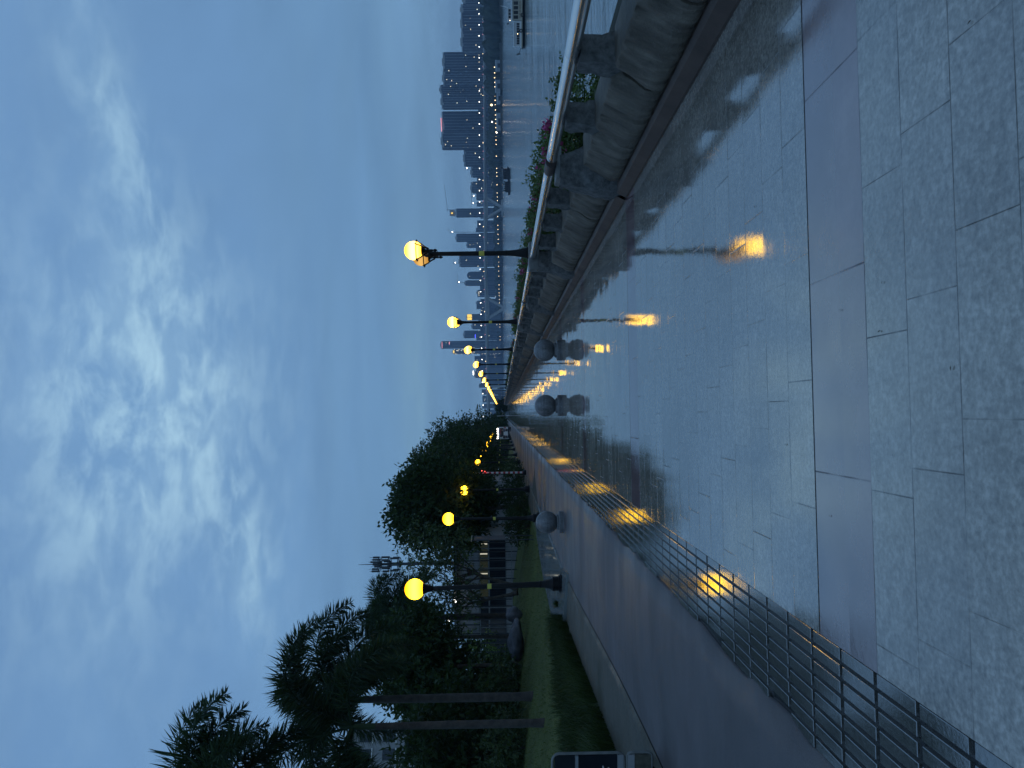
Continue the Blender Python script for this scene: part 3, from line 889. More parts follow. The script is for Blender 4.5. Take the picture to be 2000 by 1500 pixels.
# dense trees behind the palms
DENSE = [(870, 1300, 34, 2.4, 3.3, 6.2, 'low dense dark tree between the two palm groups'), (850, 1375, 36, 3.0, 0.3, 5.4, 'dense dark tree right behind the leaning twin palm trunks'),
         (800, 1455, 33, 3.2, 0.2, 4.4, 'dense dark tree filling the frame edge under the pale apartment block'), (880, 1245, 42, 2.2, 4.2, 6.8, 'dark bushy tree beside the slender palm near the court fence'), (930, 1478, 28, 3.0, 0.2, 4.4, 'dense dark evergreen at the frame edge behind the tall grass')]
for i, (vx, vy, Y, R, z0, z1, lab) in enumerate(DENSE):
    p = at(vx, vy, Y)
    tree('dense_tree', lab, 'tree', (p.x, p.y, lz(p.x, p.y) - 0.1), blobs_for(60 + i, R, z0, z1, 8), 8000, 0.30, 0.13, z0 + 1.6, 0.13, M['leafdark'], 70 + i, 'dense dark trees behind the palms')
for i, (vx, vy, Y, R, z1, lab) in enumerate(((930, 1340, 66, 5.0, 7.0, 'distant dark tree behind the court fence end'), (930, 1440, 70, 6.0, 8.0, 'distant dark tree behind the twin palm trunks'), (930, 1500, 60, 5.0, 6.5, 'distant dark tree at the frame edge below the apartment block'), (960, 905, 150, 6.0, 7.5, 'distant dark tree behind the striped pole'), (960, 870, 165, 5.5, 7.0, 'distant dark tree beyond the white van, park side'), (950, 850, 190, 5.0, 8.0, 'distant dark tree closing the end of the bike path'), (940, 985, 80, 4.5, 6.0, 'distant dark tree behind the grey building'))):
    p = at(vx, vy, Y)
    tree('distant_tree', lab, 'tree', (p.x, p.y, 0.3), blobs_for(160 + i, R, 0.0, z1, 8), 4200, 0.34 + Y * 0.002, 0.18 + Y * 0.001, 2.0, 0.16, M['leafdark'], 170 + i, 'distant dark trees beyond the lawn')
p = at(905, 1188, 52)
tree('pink_blossom_tree', 'small pale pink blossoming tree beyond the court fence', 'tree', (p.x, p.y, 0.9), [((0, 0, p.z - 0.9), (0.9, 0.8, 0.5)), ((-0.5, 0, p.z - 1.2), (0.7, 0.6, 0.5))], 700, 0.16, 0.14, 2.0, 0.06, M['blossom'], 81)
p = at(905, 1262, 50)
tree('lime_tree', 'small bright lime green tree lit up behind the court fence', 'tree', (p.x, p.y, 0.9), [((0, 0, p.z - 0.9), (0.9, 0.8, 0.9)), ((0.2, 0, p.z - 2.0), (1.2, 0.9, 1.0))], 1500, 0.2, 0.1, 2.0, 0.07, M['lime'], 82)
p = at(985, 818, 230)
tree('end_tree', 'dark bushy tree at the far end of the river lamps', 'tree', (p.x - 1.5, 232, 0.0), blobs_for(91, 3.4, 0.3, 4.9, 7), 3500, 0.6, 0.4, 2.0, 0.2, M['leafdark'], 92)
tree('end_tree', 'small dark tree beside the last river lamp', 'tree', (2.3, 236, 0.0), blobs_for(93, 2.2, 0.2, 3.2, 6), 1800, 0.5, 0.34, 1.4, 0.14, M['leafdark'], 94)

# foxtail palms


def frond(b, r, az, el, Ln, droop, n=470, lf=0.56):
    """bottle-brush frond: a curved rib with leaflets all round it"""
    d = Vector((math.cos(az) * math.cos(el), math.sin(az) * math.cos(el), math.sin(el)))
    p = Vector((0, 0, 0)); pts = [p.copy()]; seg = 16; dirs = []
    for i in range(seg):
        t = i / seg
        d = (d + Vector((0, 0, -droop * (0.25 + t * 1.6) / seg * 2.2))).normalized()
        p = p + d * (Ln / seg); pts.append(p.copy()); dirs.append(d.copy())
    b.tube(pts, [0.035 * (1 - i / (seg + 1)) + 0.006 for i in range(seg + 1)], 5)
    for i in range(n):
        t = 0.14 + 0.86 * (i + r.random()) / n
        q = t * seg; k = min(int(q), seg - 1); o = pts[k].lerp(pts[k + 1], q - k); dd = dirs[k]
        s = rdir(r); s = (s - dd * s.dot(dd)).normalized()
        ld = (s + dd * r.uniform(0.2, 0.7) + Vector((0, 0, -0.22))).normalized()
        ll = lf * (0.55 + 0.75 * math.sin(min(1, t * 1.08) * math.pi) ** 0.7) * r.uniform(0.75, 1.1)
        b.leaf(o, ld, rdir(r), ll, 0.042 * r.uniform(0.8, 1.3))


def palm(label, loc, h, rtr, fronds, seed, lean=(0, 0), Ln=3.5, group='foxtail palms on the lawn'):
    r = random.Random(seed)
    t = thing('foxtail_palm', label, 'palm tree', loc, 0, group)
    b = MB(); pts = []; rad = []
    for i in range(15):
        q = i / 14; pts.append((lean[0] * q * q, lean[1] * q * q, h * q - (0.1 if i == 0 else 0)))
        rad.append(rtr * (1.25 if i == 0 else 1.0 + 0.12 * math.sin(q * 3.1) - 0.22 * q))
    b.tube(pts, rad, 14); 
    for i in range(1, 30):
        q = i / 30; b.tube([(lean[0] * q * q, lean[1] * q * q, h * q), (lean[0] * q * q, lean[1] * q * q, h * q + 0.02)], rtr * (1.03 + 0.12 * math.sin(q * 3.1) - 0.22 * q), 14, False)
    b.obj('trunk', M['palmbark'], t, 60)
    top = Vector((lean[0], lean[1], h))
    b = MB(); b.tube([top - Vector((0, 0, 0.05)), top + Vector((0, 0, 0.35)), top + Vector((0, 0, 0.95))], [rtr * 0.8, rtr * 0.78, rtr * 0.3], 10); b.obj('crownshaft', M['leafpalm'], t, 60)
    for az, el, q, dr in fronds:
        b = MB(); frond(b, r, R_(az), R_(el), Ln * q, dr)
        b.obj('frond', M['leafpalm'], t, None, top + Vector((0, 0, 0.6)))
    return t


def fset(seed, n=13):
    r = random.Random(seed); out = []
    for i in range(n):
        out.append((360 * i / n * 2.4 + r.uniform(-20, 20), r.uniform(8, 80), r.uniform(0.8, 1.1), r.uniform(1.0, 1.8)))
    return out


p = at(1042, 1360, 24.6); palm('foxtail palm with a stout pale trunk, nearer the lamp of the twin palms', (p.x, p.y, lz(p.x, p.y)), 5.5, 0.135, fset(3, 12) + [(0, 70, 1.15, 1.7), (20, 50, 1.1, 1.2), (-60, 62, 1.15, 1.4)], 5)
p = at(1058, 1412, 20.6); palm('foxtail palm with a slim trunk rising from the tall grass, left of the twin palms', (p.x, p.y, lz(p.x, p.y)), 4.6, 0.105, fset(4, 10) + [(150, 72, 1.3, 1.0), (100, 60, 1.2, 1.3)], 6)
p = at(990, 1203, 40); palm('slender dark foxtail palm behind the nearest lamp, boulders at its foot', (p.x, p.y, lz(p.x, p.y)), 5.6, 0.16, fset(5, 15) + [(200, 65, 1.0, 1.3), (20, 68, 1.0, 1.4), (120, 75, 1.0, 1.2)], 7, Ln=3.3)
palm('tall foxtail palm half out of frame, its fronds reaching highest', (-10.1, 18.6, 0.9), 6.3, 0.13, fset(6, 12) + [(10, 60, 1.2, 1.2), (35, 70, 1.25, 1.2), (-25, 45, 1.1, 1.3)], 8)

# flowering shrubs in the bed behind the parapet


def shrub_meshes(seed):
    r = random.Random(seed); b = MB(); f = MB()
    bl = [((r.uniform(-.2, .2), r.uniform(-.55, .55), r.uniform(0.3, 0.5)), (0.36, 0.42, r.uniform(0.28, 0.36))) for _ in range(6)]
    crown(b, bl, 3600, 0.058, 0.036, r, 0.0, 0.45)
    for _ in range(6):
        p = Vector((r.uniform(-.3, .3), r.uniform(-.6, .6), 0.68)); d = (rdir(r) * 0.5 + Vector((0, 0, 1))).normalized()
        for j in range(7): b.leaf(p + d * j * 0.024, rdir(r, 0.4), rdir(r), 0.06, 0.03)
    c = [Vector((r.uniform(-.25, .25), r.uniform(-.6, .6), r.uniform(0.5, 0.78))) for _ in range(3 if seed % 2 else 6)]
    for q in c:
        for _ in range(46): f.leaf(q + rdir(r) * r.uniform(0, 0.11), rdir(r), rdir(r), 0.055, 0.05)
    return b.mesh('foliage', M['leafshrub']), f.mesh('blossom', M['petal'])


SH = [shrub_meshes(s) for s in (1, 2, 3, 4)]
for k in range(48):
    y = 8.55 + 1.06 * k + (0.02 * k * k if k > 20 else 0)
    me = SH[k % 4]
    lab = 'leafy green shrub end of the flower bed, seen through the gap under the handrail' if k == 0 else f'low pink-flowering shrub behind the parapet, {ordn(k)} from the near end'
    t = thing('flowering_shrub', lab, 'shrub', (3.62 + rnd.uniform(-.08, .08), y, 0.20), rnd.choice((0, math.pi)), 'flowering shrubs behind the parapet')
    t.scale = (1, 1, rnd.uniform(0.86, 1.0) if k else 0.75)
    link('foliage', me[0], t)
    if k: link('blossom', me[1], t)

# tall grass bed and lawn blades


def blades(name, mat, n, area, hmin, hmax, w, seed, lab, zf, clump=0.0):
    r = random.Random(seed); b = MB()
    for _ in range(n):
        x, y = area(r)
        if clump and noise.noise((x * 1.3, y * 1.3, 2)) < -0.25: continue
        h = r.uniform(hmin, hmax) * (0.75 + 0.5 * noise.noise((x * .8, y * .8, 9)) if clump else 1); a = r.uniform(0, 6.28); l = r.uniform(0.1, 0.75) * h
        p = Vector((x, y, zf(x, y) - 0.02)); s = Vector((math.cos(a + 1.57), math.sin(a + 1.57), 0)) * w; d = Vector((math.cos(a), math.sin(a), 0))
        m = p + d * l * 0.35 + Vector((0, 0, h * 0.65)); e = p + d * l + Vector((0, 0, h))
        b.add([p - s, p + s, m + s * 0.7, m - s * 0.7, e], [(0, 1, 2, 3), (3, 2, 4)])
    return struct(b.obj(name, mat), 'stuff', lab)


def bed(r):
    y = r.uniform(3.0, 19.5); w = 1.9 if y < 17 else 1.9 * (19.5 - y) / 2.5
    return path_left(y) - 1.0 - r.random() ** 1.3 * w, y


blades('tall_grass', M['blade'], 44000, bed, 0.20, 0.62, 0.007, 3, 'dark tall grass growing along the bare verge', lz, 1.0)
blades('lawn_grass', M['lawnblade'], 42000, lambda r: (-5.6 - r.random() ** 1.4 * 16, 8 + r.random() ** 1.3 * 34), 0.03, 0.09, 0.010, 4, 'short mown lawn grass', lz)

# round clipped bushes
for i, (vx, vy, Y, R, lab) in enumerate(((995, 980, 44, 0.85, 'round clipped bush in front of the grey building'), (990, 1027, 40, 0.8, 'round clipped bush beside the second lamp post'), (1000, 930, 52, 0.9, 'round clipped bush at the foot of the striped pole'))):
    p = at(vx, vy, Y); r = random.Random(200 + i)
    t = thing('clipped_bush', lab, 'bush', (p.x, p.y, lz(p.x, p.y)), 0, 'clipped bushes on the lawn')
    b = MB(); crown(b, [((0, 0, R * 0.75), (R * 1.15, R, R * 0.8)), ((0.3, 0, R), (R * 0.8, R * 0.8, R * 0.6))], 2600, 0.13, 0.07, r, 0, 0.5); b.obj('foliage', M['leafdark'], t)
    b = MB()
    for j in range(4): b.tube([(0, 0, -0.1), (r.uniform(-.3, .3), r.uniform(-.3, .3), R * 0.9)], [0.035, 0.012], 6)
    b.obj('stem', M['bark'], t)
for i, (vx, vy, Y, R, lab) in enumerate(((985, 1335, 31, 0.9, 'leafy shrub behind the dark boulder'), (1000, 1462, 25, 0.8, 'leafy shrub at the frame edge beside the slim palm'))):
    p = at(vx, vy, Y); r = random.Random(300 + i)
    t = thing('leafy_shrub', lab, 'shrub', (p.x, p.y, lz(p.x, p.y)), 0, 'leafy shrubs on the lawn')
    b = MB(); crown(b, [((0, 0, R * 0.7), (R * 1.2, R, R * 0.8)), ((-0.5, 0, R * 0.5), (R * 0.8, R * 0.8, R * 0.6)), ((0.6, 0, R * 0.5), (R * 0.7, R * 0.7, R * 0.5))], 2400, 0.17, 0.08, r, 0, 0.4); b.obj('foliage', M['leafmid'], t)
    b = MB()
    for j in range(4): b.tube([(0, 0, -0.1), (r.uniform(-.3, .3), r.uniform(-.3, .3), R * 0.9)], [0.03, 0.012], 6)
    b.obj('stem', M['bark'], t)

# boulders


def boulder(label, loc, sq, seed):
    b = MB(); b.ball((0, 0, 0), 1.0, 26, 18)
    for i, q in enumerate(b.v):
        q = Vector(q); d = 1 + 0.32 * noise.noise(q * 1.2 + Vector((seed, 0, 0))) + 0.12 * noise.noise(q * 3.4 + Vector((seed, 4, 0))) + 0.05 * noise.noise(q * 9)
        q *= d; b.v[i] = (q.x * sq[0], q.y * sq[1], q.z * sq[2])
    return tag(b.obj('boulder', M['boulder'], None, 60, loc), label, 'boulder', 'boulders on the lawn')


p = at(1003, 1202, 33); boulder('rounded grey boulder at the foot of the slender palm', p, (0.35, 0.32, 0.36), 2.2)
p = at(1008, 1252, 31); boulder('long low dark boulder lying on the lawn', p, (0.85, 0.4, 0.30), 5.7)

# ------------------------------------------------------------------ park buildings, fence, mast
PY = 50.0; s = PY / FPX


def P(x, y, Y=PY): return at(x, y, Y)


t = thing('court_pavilion', 'long low pavilion with dim yellow clerestory windows behind the court fence', 'building', (0, 0, 0))
xl, xr = P(950, 1245).x, P(950, 1052).x
zt, zb = P(931, 1150).z, 0.6
b = MB(); b.box(xl, xr, PY, PY + 7, zb, zt + 1.3); b.obj('wall', M['greysteel'], t)
b = MB(); b.box(xl - 0.3, xr + 0.3, PY - 0.35, PY + 7.4, zt + 1.3, zt + 1.5); b.obj('roof', M['darkglass'], t)
b = MB(); b.box(xl, xr, PY - 0.12, PY - 0.003, zt - 0.16, zt + 0.02); b.obj('beam', M['greysteel'], t)
b = MB(); b.box(xl, xr, PY - 0.25, PY - 0.003, zb, P(990, 1150).z); b.obj('plinth', M['lightwall'], t)
W0, W1 = P(953, 1100).z, zt - 0.2
nw = 10
for i in range(nw):
    a = xl + (xr - xl) * (i + 0.06) / nw; c = xl + (xr - xl) * (i + 0.94) / nw
    b = MB(); b.box(a, c, PY - 0.02, PY - 0.004, W0, W1); w = b.obj('window', E_DIMWIN if i > 3 else M['darkglass'], t)
    if i in (6, 8, 9):
        q = a + (c - a) * 0.4; b = MB(); b.box(q, q + 0.07, PY - 0.06, PY - 0.022, W0 + 0.03, W1 - 0.02); b.obj('light_tube', E_PALE, w)
    b = MB(); b.box(a, c, PY - 0.03, PY - 0.004, P(988, 1150).z, W0 - 0.1); b.obj('lower_panel', M['darkglass'], t)
# tall wire fence in front of it
FY = 46.5
t = thing('court_fence', 'tall dark wire fence of the sports court with thin posts', 'fence')
xl, xr = P(950, 1345, FY).x, P(950, 1060, FY).x; ft = P(892, 1200, FY).z
n = 17
for i in range(n):
    x = xl + (xr - xl) * i / (n - 1); b = MB(); b.tube([(x, FY, 0.7), (x, FY, ft)], 0.035, 6); b.obj('post', M['mesh'], t)
b = MB()
for z in (ft, (ft + 1) * 0.55, 1.05): b.tube([(xl, FY - 0.05, z), (xr, FY - 0.05, z)], 0.025, 6)
b.obj('rail', M['greysteel'], t)
b = MB(); x = xl
while x < xr: b.add([(x, FY + 0.03, 1.0), (x + 0.010, FY + 0.03, 1.0), (x + 0.010, FY + 0.03, ft), (x, FY + 0.03, ft)], [(0, 1, 2, 3)]); x += 0.16
b.obj('wire_mesh', M['mesh'], t)
# grey building with a dark slanting shutter
t = thing('grey_building', 'plain grey building with a dark slanting panel, behind the lamp row', 'building')
GY = 62.0
b = MB(); a, c = P(950, 1052, GY).x, P(950, 940, GY).x; zt = P(893, 1000, GY).z
b.box(a, c, GY, GY + 9, 0.4, zt); b.obj('wall', M['lightwall'], t)
b = MB(); q = [P(930, 972, GY), P(982, 962, GY), P(973, 988, GY), P(938, 990, GY)]
b.add([(v.x, GY - 0.06, v.z) for v in q] + [(v.x, GY - 0.003, v.z) for v in q], [(0, 1, 2, 3), (0, 4, 5, 1), (1, 5, 6, 2), (2, 6, 7, 3), (3, 7, 4, 0)]); b.obj('panel', M['darkglass'], t)
b = MB(); b.box(a - 0.3, c + 0.3, GY - 0.3, GY + 9.3, zt, zt + 0.25); b.obj('roof', M['greysteel'], t)
wq = thing('gap_wall', 'dark wall added along the far side of the lawn to close a sky gap', 'wall')  # added wall, blocks the bright sky gap between the trees
b = MB(); b.box(-62, -15, 84, 84.3, 0.3, 3.6); b.obj('wall', M['mesh'], wq); b = MB(); b.box(-62.1, -14.9, 83.9, 84.4, 3.6, 3.72); b.obj('coping', M['kerb'], wq)
# apartment block seen over the palms
t = thing('apartment_block', 'pale apartment block with rows of windows, glimpsed between palm fronds', 'building', P(800, 1500, 95))
AY = 95.0
o = t.location; rot = R_(24); t.rotation_euler = (0, 0, rot)
k = AY / FPX
b = MB(); b.box(-14, 5.0, 0, 12, -14, 7.4); b.obj('wall', M['lightwall'], t)
b = MB(); b.box(-14.3, 5.4, -0.5, 12.4, 7.4, 7.9); b.obj('roof', M['greysteel'], t)
for fl in range(5):
    for j in range(8):
        x0 = 4.3 - j * 2.1 - 1.3; z0 = 4.9 - fl * 3.0
        b = MB(); b.box(x0, x0 + 1.3, -0.05, -0.003, z0, z0 + 1.6); w = b.obj('window', M['darkglass'], t)
        b = MB(); b.box(x0 - 0.12, x0 + 1.42, -0.16, -0.003, z0 - 0.14, z0 - 0.005); b.obj('sill', M['white'], w)
# telecom mast
TY = 120.0; k = TY / FPX
p = P(985, 1098, TY); t = thing('telecom_mast', 'tall telecom mast with three tiers of antenna panels above the trees', 'mast', (p.x, TY, 0.5))


def tz(v): return P(v, 1098, TY).z - 0.5


b = MB(); b.tube([(0, 0, 0), (0, 0, tz(830)), (0, 0, tz(728))], [0.42, 0.26, 0.2], 10); b.obj('pole', M['mesh'], t)
b = MB(); b.tube([(0, 0, tz(728)), (0, 0, tz(700))], [0.07, 0.03], 6); b.obj('whip_antenna', M['mesh'], t)
for i, v in enumerate((744, 763, 782)):
    b = MB(); z = tz(v)
    for q in (0, 0.35):
        ring = [(1.0 * math.cos(a * math.pi / 4), 1.0 * math.sin(a * math.pi / 4), z + q) for a in range(9)]; b.tube(ring, 0.05, 5, False)
    b.lathe([(0.55, 0), (0.55, 0.35), (0.3, 0.4)], 8, (0, 0, z - 0.1)); pl = b.obj('platform', M['mesh'], t)
    for a in range(6):
        an = a * math.pi / 3 + 0.3 * i; x, y = 1.1 * math.cos(an), 1.1 * math.sin(an)
        b = MB(); b.box(x - 0.14, x + 0.14, y - 0.1, y + 0.1, z + 0.2, z + 1.25 + 0.25 * ((a + i) % 2)); b.tube([(x, y, z), (x, y, z + 1.8)], 0.03, 5); b.tube([(0, 0, z + 0.4), (x, y, z + 0.4)], 0.03, 5); b.obj('antenna_panel', M['mesh'], pl)
b = MB(); z = tz(798)
for q in (0, 0.7): b.tube([(1.2 * math.cos(a * math.pi / 4), 1.2 * math.sin(a * math.pi / 4), z - q) for a in range(9)], 0.03, 5, False)
for a in range(4): b.tube([(1.2 * math.cos(a * 1.57), 1.2 * math.sin(a * 1.57), z), (1.2 * math.cos(a * 1.57), 1.2 * math.sin(a * 1.57), z - 0.7)], 0.03, 5); b.tube([(0, 0, z), (1.2 * math.cos(a * 1.57), 1.2 * math.sin(a * 1.57), z)], 0.03, 5)
b.obj('guard_ring', M['mesh'], t)
# floodlights on slim poles
for vx, vy, lab in ((888, 1172, 'white floodlight cluster glowing between the lamp post and the slender palm'), (875, 1211, 'white floodlight glowing just left of the slender palm trunk'), (869, 1258, 'small white floodlight glowing through the dense dark tree')):
    p = P(vx, vy, 49); t = thing('floodlight', lab, 'floodlight', (p.x, p.y, 0.8), 0, 'floodlights round the court')
    h = p.z - 0.8
    b = MB(); b.tube([(0, 0, 0), (0, 0, h)], 0.04, 6); b.obj('pole', M['mesh'], t)
    for j in (-1, 1):
        b = MB(); b.box(j * 0.1 - 0.06, j * 0.1 + 0.06, -0.16, -0.06, h - 0.08 + 0.03 * j, h + 0.08 + 0.03 * j); b.obj('lamp_head', E_WHITE, t)
# notice board on two posts, seen almost edge-on
p = P(1020, 1050, 36); t = thing('notice_board', 'narrow notice board on two thin posts standing on the lawn', 'notice board', (p.x, p.y, lz(p.x, p.y)), R_(86))
h = P(922, 1050, 36).z - lz(p.x, p.y)
for j in (-0.42, 0.42): b = MB(); b.tube([(j, 0, -0.1), (j, 0, h)], 0.025, 8); b.obj('post', M['mesh'], t)
b = MB(); b.box(-0.39, 0.39, -0.02, 0.02, h - 1.6, h - 0.1); b.obj('panel', M['mesh'], t)
b = MB(); b.box(-0.46, 0.46, -0.05, 0.05, h, h + 0.04); b.obj('roof', M['tan'], t)  # tan roof puts the orange lamplight on the top into the colour
# striped camera pole
p = P(1016, 923, 47); t = thing('camera_pole', 'slim red and white striped camera pole with red lights beside the lamps', 'pole', (p.x, p.y, 0.05))
h = P(896, 921, 47).z
b = MB(); nseg = 17
for i in range(nseg):
    b.cur = i % 2; z0, z1 = 0.1 + i * 0.15, 0.1 + (i + 1) * 0.15
    b.lathe([(0.065, z0), (0.065, z1)], 10, caps=False)
b.obj('striped_post', [M['red'], M['white']], t, 180)
b = MB(); b.tube([(0, 0, 2.65), (0, 0, h)], 0.035, 8); b.obj('upper_post', M['white'], t)
b = MB(); b.lathe([(0.16, 0), (0.16, 0.12), (0.1, 0.2)], 12); b.obj('base', M['iron'], t)
for q in (1.0, 0.0, 0.12):
    z = h + 0.0 if q == 1.0 else P(950, 921, 47).z + q * 2
    b = MB(); b.ball((0.12 if q != 1.0 else 0.0, -0.08, z), 0.06, 10, 8); b.obj('warning_light', E_RED, t)
b = MB(); b.box(-0.02, 0.4, -0.05, 0.05, h - 0.75, h - 0.63); b.obj('camera_arm', M['white'], t)

# display case at the frame edge
p = at(1275, 1466, 7.5); t = thing('display_case', 'free-standing display case with black panels and rounded metal frame', 'display case', (p.x, p.y, 0.0), R_(-8))
k = 7.5 / FPX
H = 1.05
def rframe(b, x0, x1, z0, z1, rr, th):
    pts = []
    for cx, cz, a0 in ((x1 - rr, z1 - rr, 0), (x0 + rr, z1 - rr, 90), (x0 + rr, z0 + rr, 180), (x1 - rr, z0 + rr, 270)):
        for j in range(6): a = R_(a0 + j * 18); pts.append((cx + rr * math.cos(a), 0, cz + rr * math.sin(a)))
    pts.append(pts[0]); b.tube(pts, th, 8, False)
b = MB(); rframe(b, -1.1, -0.012, 0.335, H, 0.07, 0.014); b.obj('upper_frame', M['kerb'], t, 50)
b = MB(); rframe(b, -1.1, -0.012, 0.06, 0.305, 0.05, 0.014); b.obj('lower_frame', M['kerb'], t, 50)
b = MB(); b.box(-1.08, -0.03, -0.012, 0.03, 0.41, 0.79); b.obj('black_panel', M['darkglass'], t)
b = MB(); b.box(-1.08, -0.03, -0.012, 0.03, 0.83, H - 0.02); b.obj('black_panel', M['darkglass'], t)
b = MB(); b.box(-1.08, -0.03, -0.02, 0.03, 0.795, 0.825); b.obj('divider', M['greysteel'], t)
b = MB(); b.box(-1.08, -0.03, -0.016, 0.03, 0.345, 0.405); b.obj('pale_strip', M['lightwall'], t)
b = MB(); b.box(-1.08, -0.03, -0.016, 0.03, 0.235, 0.30); b.obj('pale_strip', M['lightwall'], t)
b = MB(); b.box(-1.08, -0.03, -0.012, 0.03, 0.07, 0.23); b.obj('lower_panel', M['verge'], t)
b = MB(); b.tube([(-0.145 - 0.03 * math.cos(a * 0.3), -0.02, 0.52 + 0.03 * math.sin(a * 0.3)) for a in range(-4, 7)], 0.007, 6); b.obj('curved_mark', M['white'], t)
for j in (-0.9, -0.2): b = MB(); b.tube([(j, 0.0, -0.05), (j, 0.0, 0.08)], 0.03, 8); b.obj('foot', M['iron'], t)

# white van and walkers at the far end of the path
VY = 128.0
p = P(998, 845, VY); t = thing('white_van', 'white van parked at the far end of the bike path', 'van', (p.x, VY + 1.5, 0.03), R_(4))
b = MB(); b.bbox(-0.98, 0.98, 0, 4.4, 0.35, 2.2, 0.14); b.obj('body', M['white'], t)
b = MB(); b.box(-0.8, 0.8, -0.03, 0.003, 1.3, 1.95); b.obj('rear_window', M['darkglass'], t)
b = MB(); b.box(-0.95, 0.95, -0.09, 0.02, 0.35, 0.55); b.obj('bumper', M['hull'], t)
for sx in (-1, 1):
    b = MB(); b.box(sx * 0.86 - 0.07, sx * 0.86 + 0.07, -0.035, 0.003, 0.85, 1.25); b.obj('tail_light', M['red'], t)
    for y in (0.9, 3.5): b = MB(); b.tube([(sx * 0.98, y, 0.34), (sx * 0.76, y, 0.34)], 0.34, 16); b.obj('wheel', M['hull'], t)
# string of small lights over the van
for j in range(5):
    p = P(972, 838 + j * 4.6, 126); t = thing('path_light', 'small white globe light on a thin post beyond the van', 'light', (p.x, 140 + j * 3, 0.0), 0, 'small white lights beyond the van')
    h = P(972, 838 + j * 4.6, 140 + j * 3).z; t.location.x = P(972, 838 + j * 4.6, 140 + j * 3).x
    b = MB(); b.tube([(0, 0, 0), (0, 0, h)], 0.03, 6); b.obj('post', M['mesh'], t)
    b = MB(); b.ball((0, 0, h), 0.16, 10, 8); b.obj('globe', E_WHITE, t)
p = P(996, 812, 205); t = thing('white_post', 'thin white post standing at the end of the river lamps', 'post', (p.x, 205, 0))
b = MB(); b.tube([(0, 0, 0), (0, 0, 3.6)], 0.05, 8); b.obj('pole', M['white'], t); b = MB(); b.lathe([(0.12, 0), (0.12, 0.1), (0.06, 0.15)], 10); b.obj('base', M['white'], t)


def person(label, loc, rot, top, legs, umbrella=False, arm_up=False):
    """one skinned body; jacket, trousers and hair as children"""
    t = thing('person', label, 'person', loc, rot)

    def skin(name, verts, edges, rad, mat, root=0):
        me = bpy.data.meshes.new(name); me.from_pydata(verts, edges, []); me.update()
        o = link(name, me, t); me.materials.append(mat)
        md = o.modifiers.new('skin', 'SKIN')
        for i, q in enumerate(rad): me.skin_vertices[0].data[i].radius = q if isinstance(q, tuple) else (q, q); 
        me.skin_vertices[0].data[root].use_root = True
        sub = o.modifiers.new('sub', 'SUBSURF'); sub.levels = sub.render_levels = 1
        return o
    hz = 1.62
    hand = (0.20, -0.26, 1.18) if arm_up else (0.27, -0.04, 0.80); elb = (0.25, -0.03, 1.02) if arm_up else (0.26, 0.03, 1.08)
    V = [(0, 0, .93), (0, 0, 1.12), (0, 0.01, 1.33), (0, 0.01, 1.44), (0, -0.01, 1.53), (0, -0.02, 1.63),
         (0.17, 0.01, 1.36), elb, hand, (-0.17, 0.01, 1.36), (-0.26, 0.04, 1.08), (-0.26, -0.05, 0.80),
         (0.10, 0, .88), (0.11, -0.10, .50), (0.11, -0.06, .09), (0.11, -0.20, .04), (-0.10, 0, .88), (-0.11, 0.06, .50), (-0.11, 0.18, .10), (-0.11, 0.06, .04)]
    E = [(0, 1), (1, 2), (2, 3), (3, 4), (4, 5), (2, 6), (6, 7), (7, 8), (2, 9), (9, 10), (10, 11), (0, 12), (12, 13), (13, 14), (14, 15), (0, 16), (16, 17), (17, 18), (18, 19)]
    Rr = [(.15, .11), (.14, .10), (.16, .11), .06, .085, .095, .06, .042, .038, .06, .042, .038, .085, .06, .042, .035, .085, .06, .042, .035]
    skin('body', V, E, Rr, M['skin'])
    skin('jacket', [V[0], V[1], V[2], V[6], V[7], V[9], V[10]], [(0, 1), (1, 2), (2, 3), (3, 4), (2, 5), (5, 6)], [(.18, .135), (.165, .125), (.18, .13), .078, .06, .078, .06], top)
    skin('trousers', [(0, 0, .92), V[12], V[13], V[14], V[16], V[17], V[18]], [(0, 1), (1, 2), (2, 3), (0, 4), (4, 5), (5, 6)], [(.165, .12), .10, .075, .06, .10, .075, .06], legs)
    b = MB(); b.ball((0, 0.02, 1.68), 0.118, 12, 8, (1, 1.05, 0.95), -0.3); b.obj('hair', M['hair'], t, 180)
    return t


p = P(999, 840, 118)
person('person in a dark coat walking away under a dark red umbrella', (p.x, 118, 0.03), R_(180), M['cloth_grey'], M['cloth_dark'], arm_up=True)
u = thing('umbrella', 'dark red umbrella held over a walker on the far path', 'umbrella', (p.x - 0.20, 118.26, 0.03))
b = MB(); b.tube([(0, 0, 1.12), (0, 0, 2.02)], 0.012, 6); b.obj('shaft', M['iron'], u)
b = MB()
n = 16; pr = [(0.02, 2.0), (0.22, 1.97), (0.40, 1.88), (0.54, 1.74)]; b.lathe(pr, n, caps=False); b.lathe([(a * 0.985, z - 0.012) for a, z in reversed(pr)], n, caps=False); b.obj('canopy', M['cloth_red'], u, 60)
p = P(997, 853, 122)
person('person in dark clothes walking beside the white van', (p.x, 122, 0.03), R_(175), M['cloth_dark'], M['cloth_dark'])

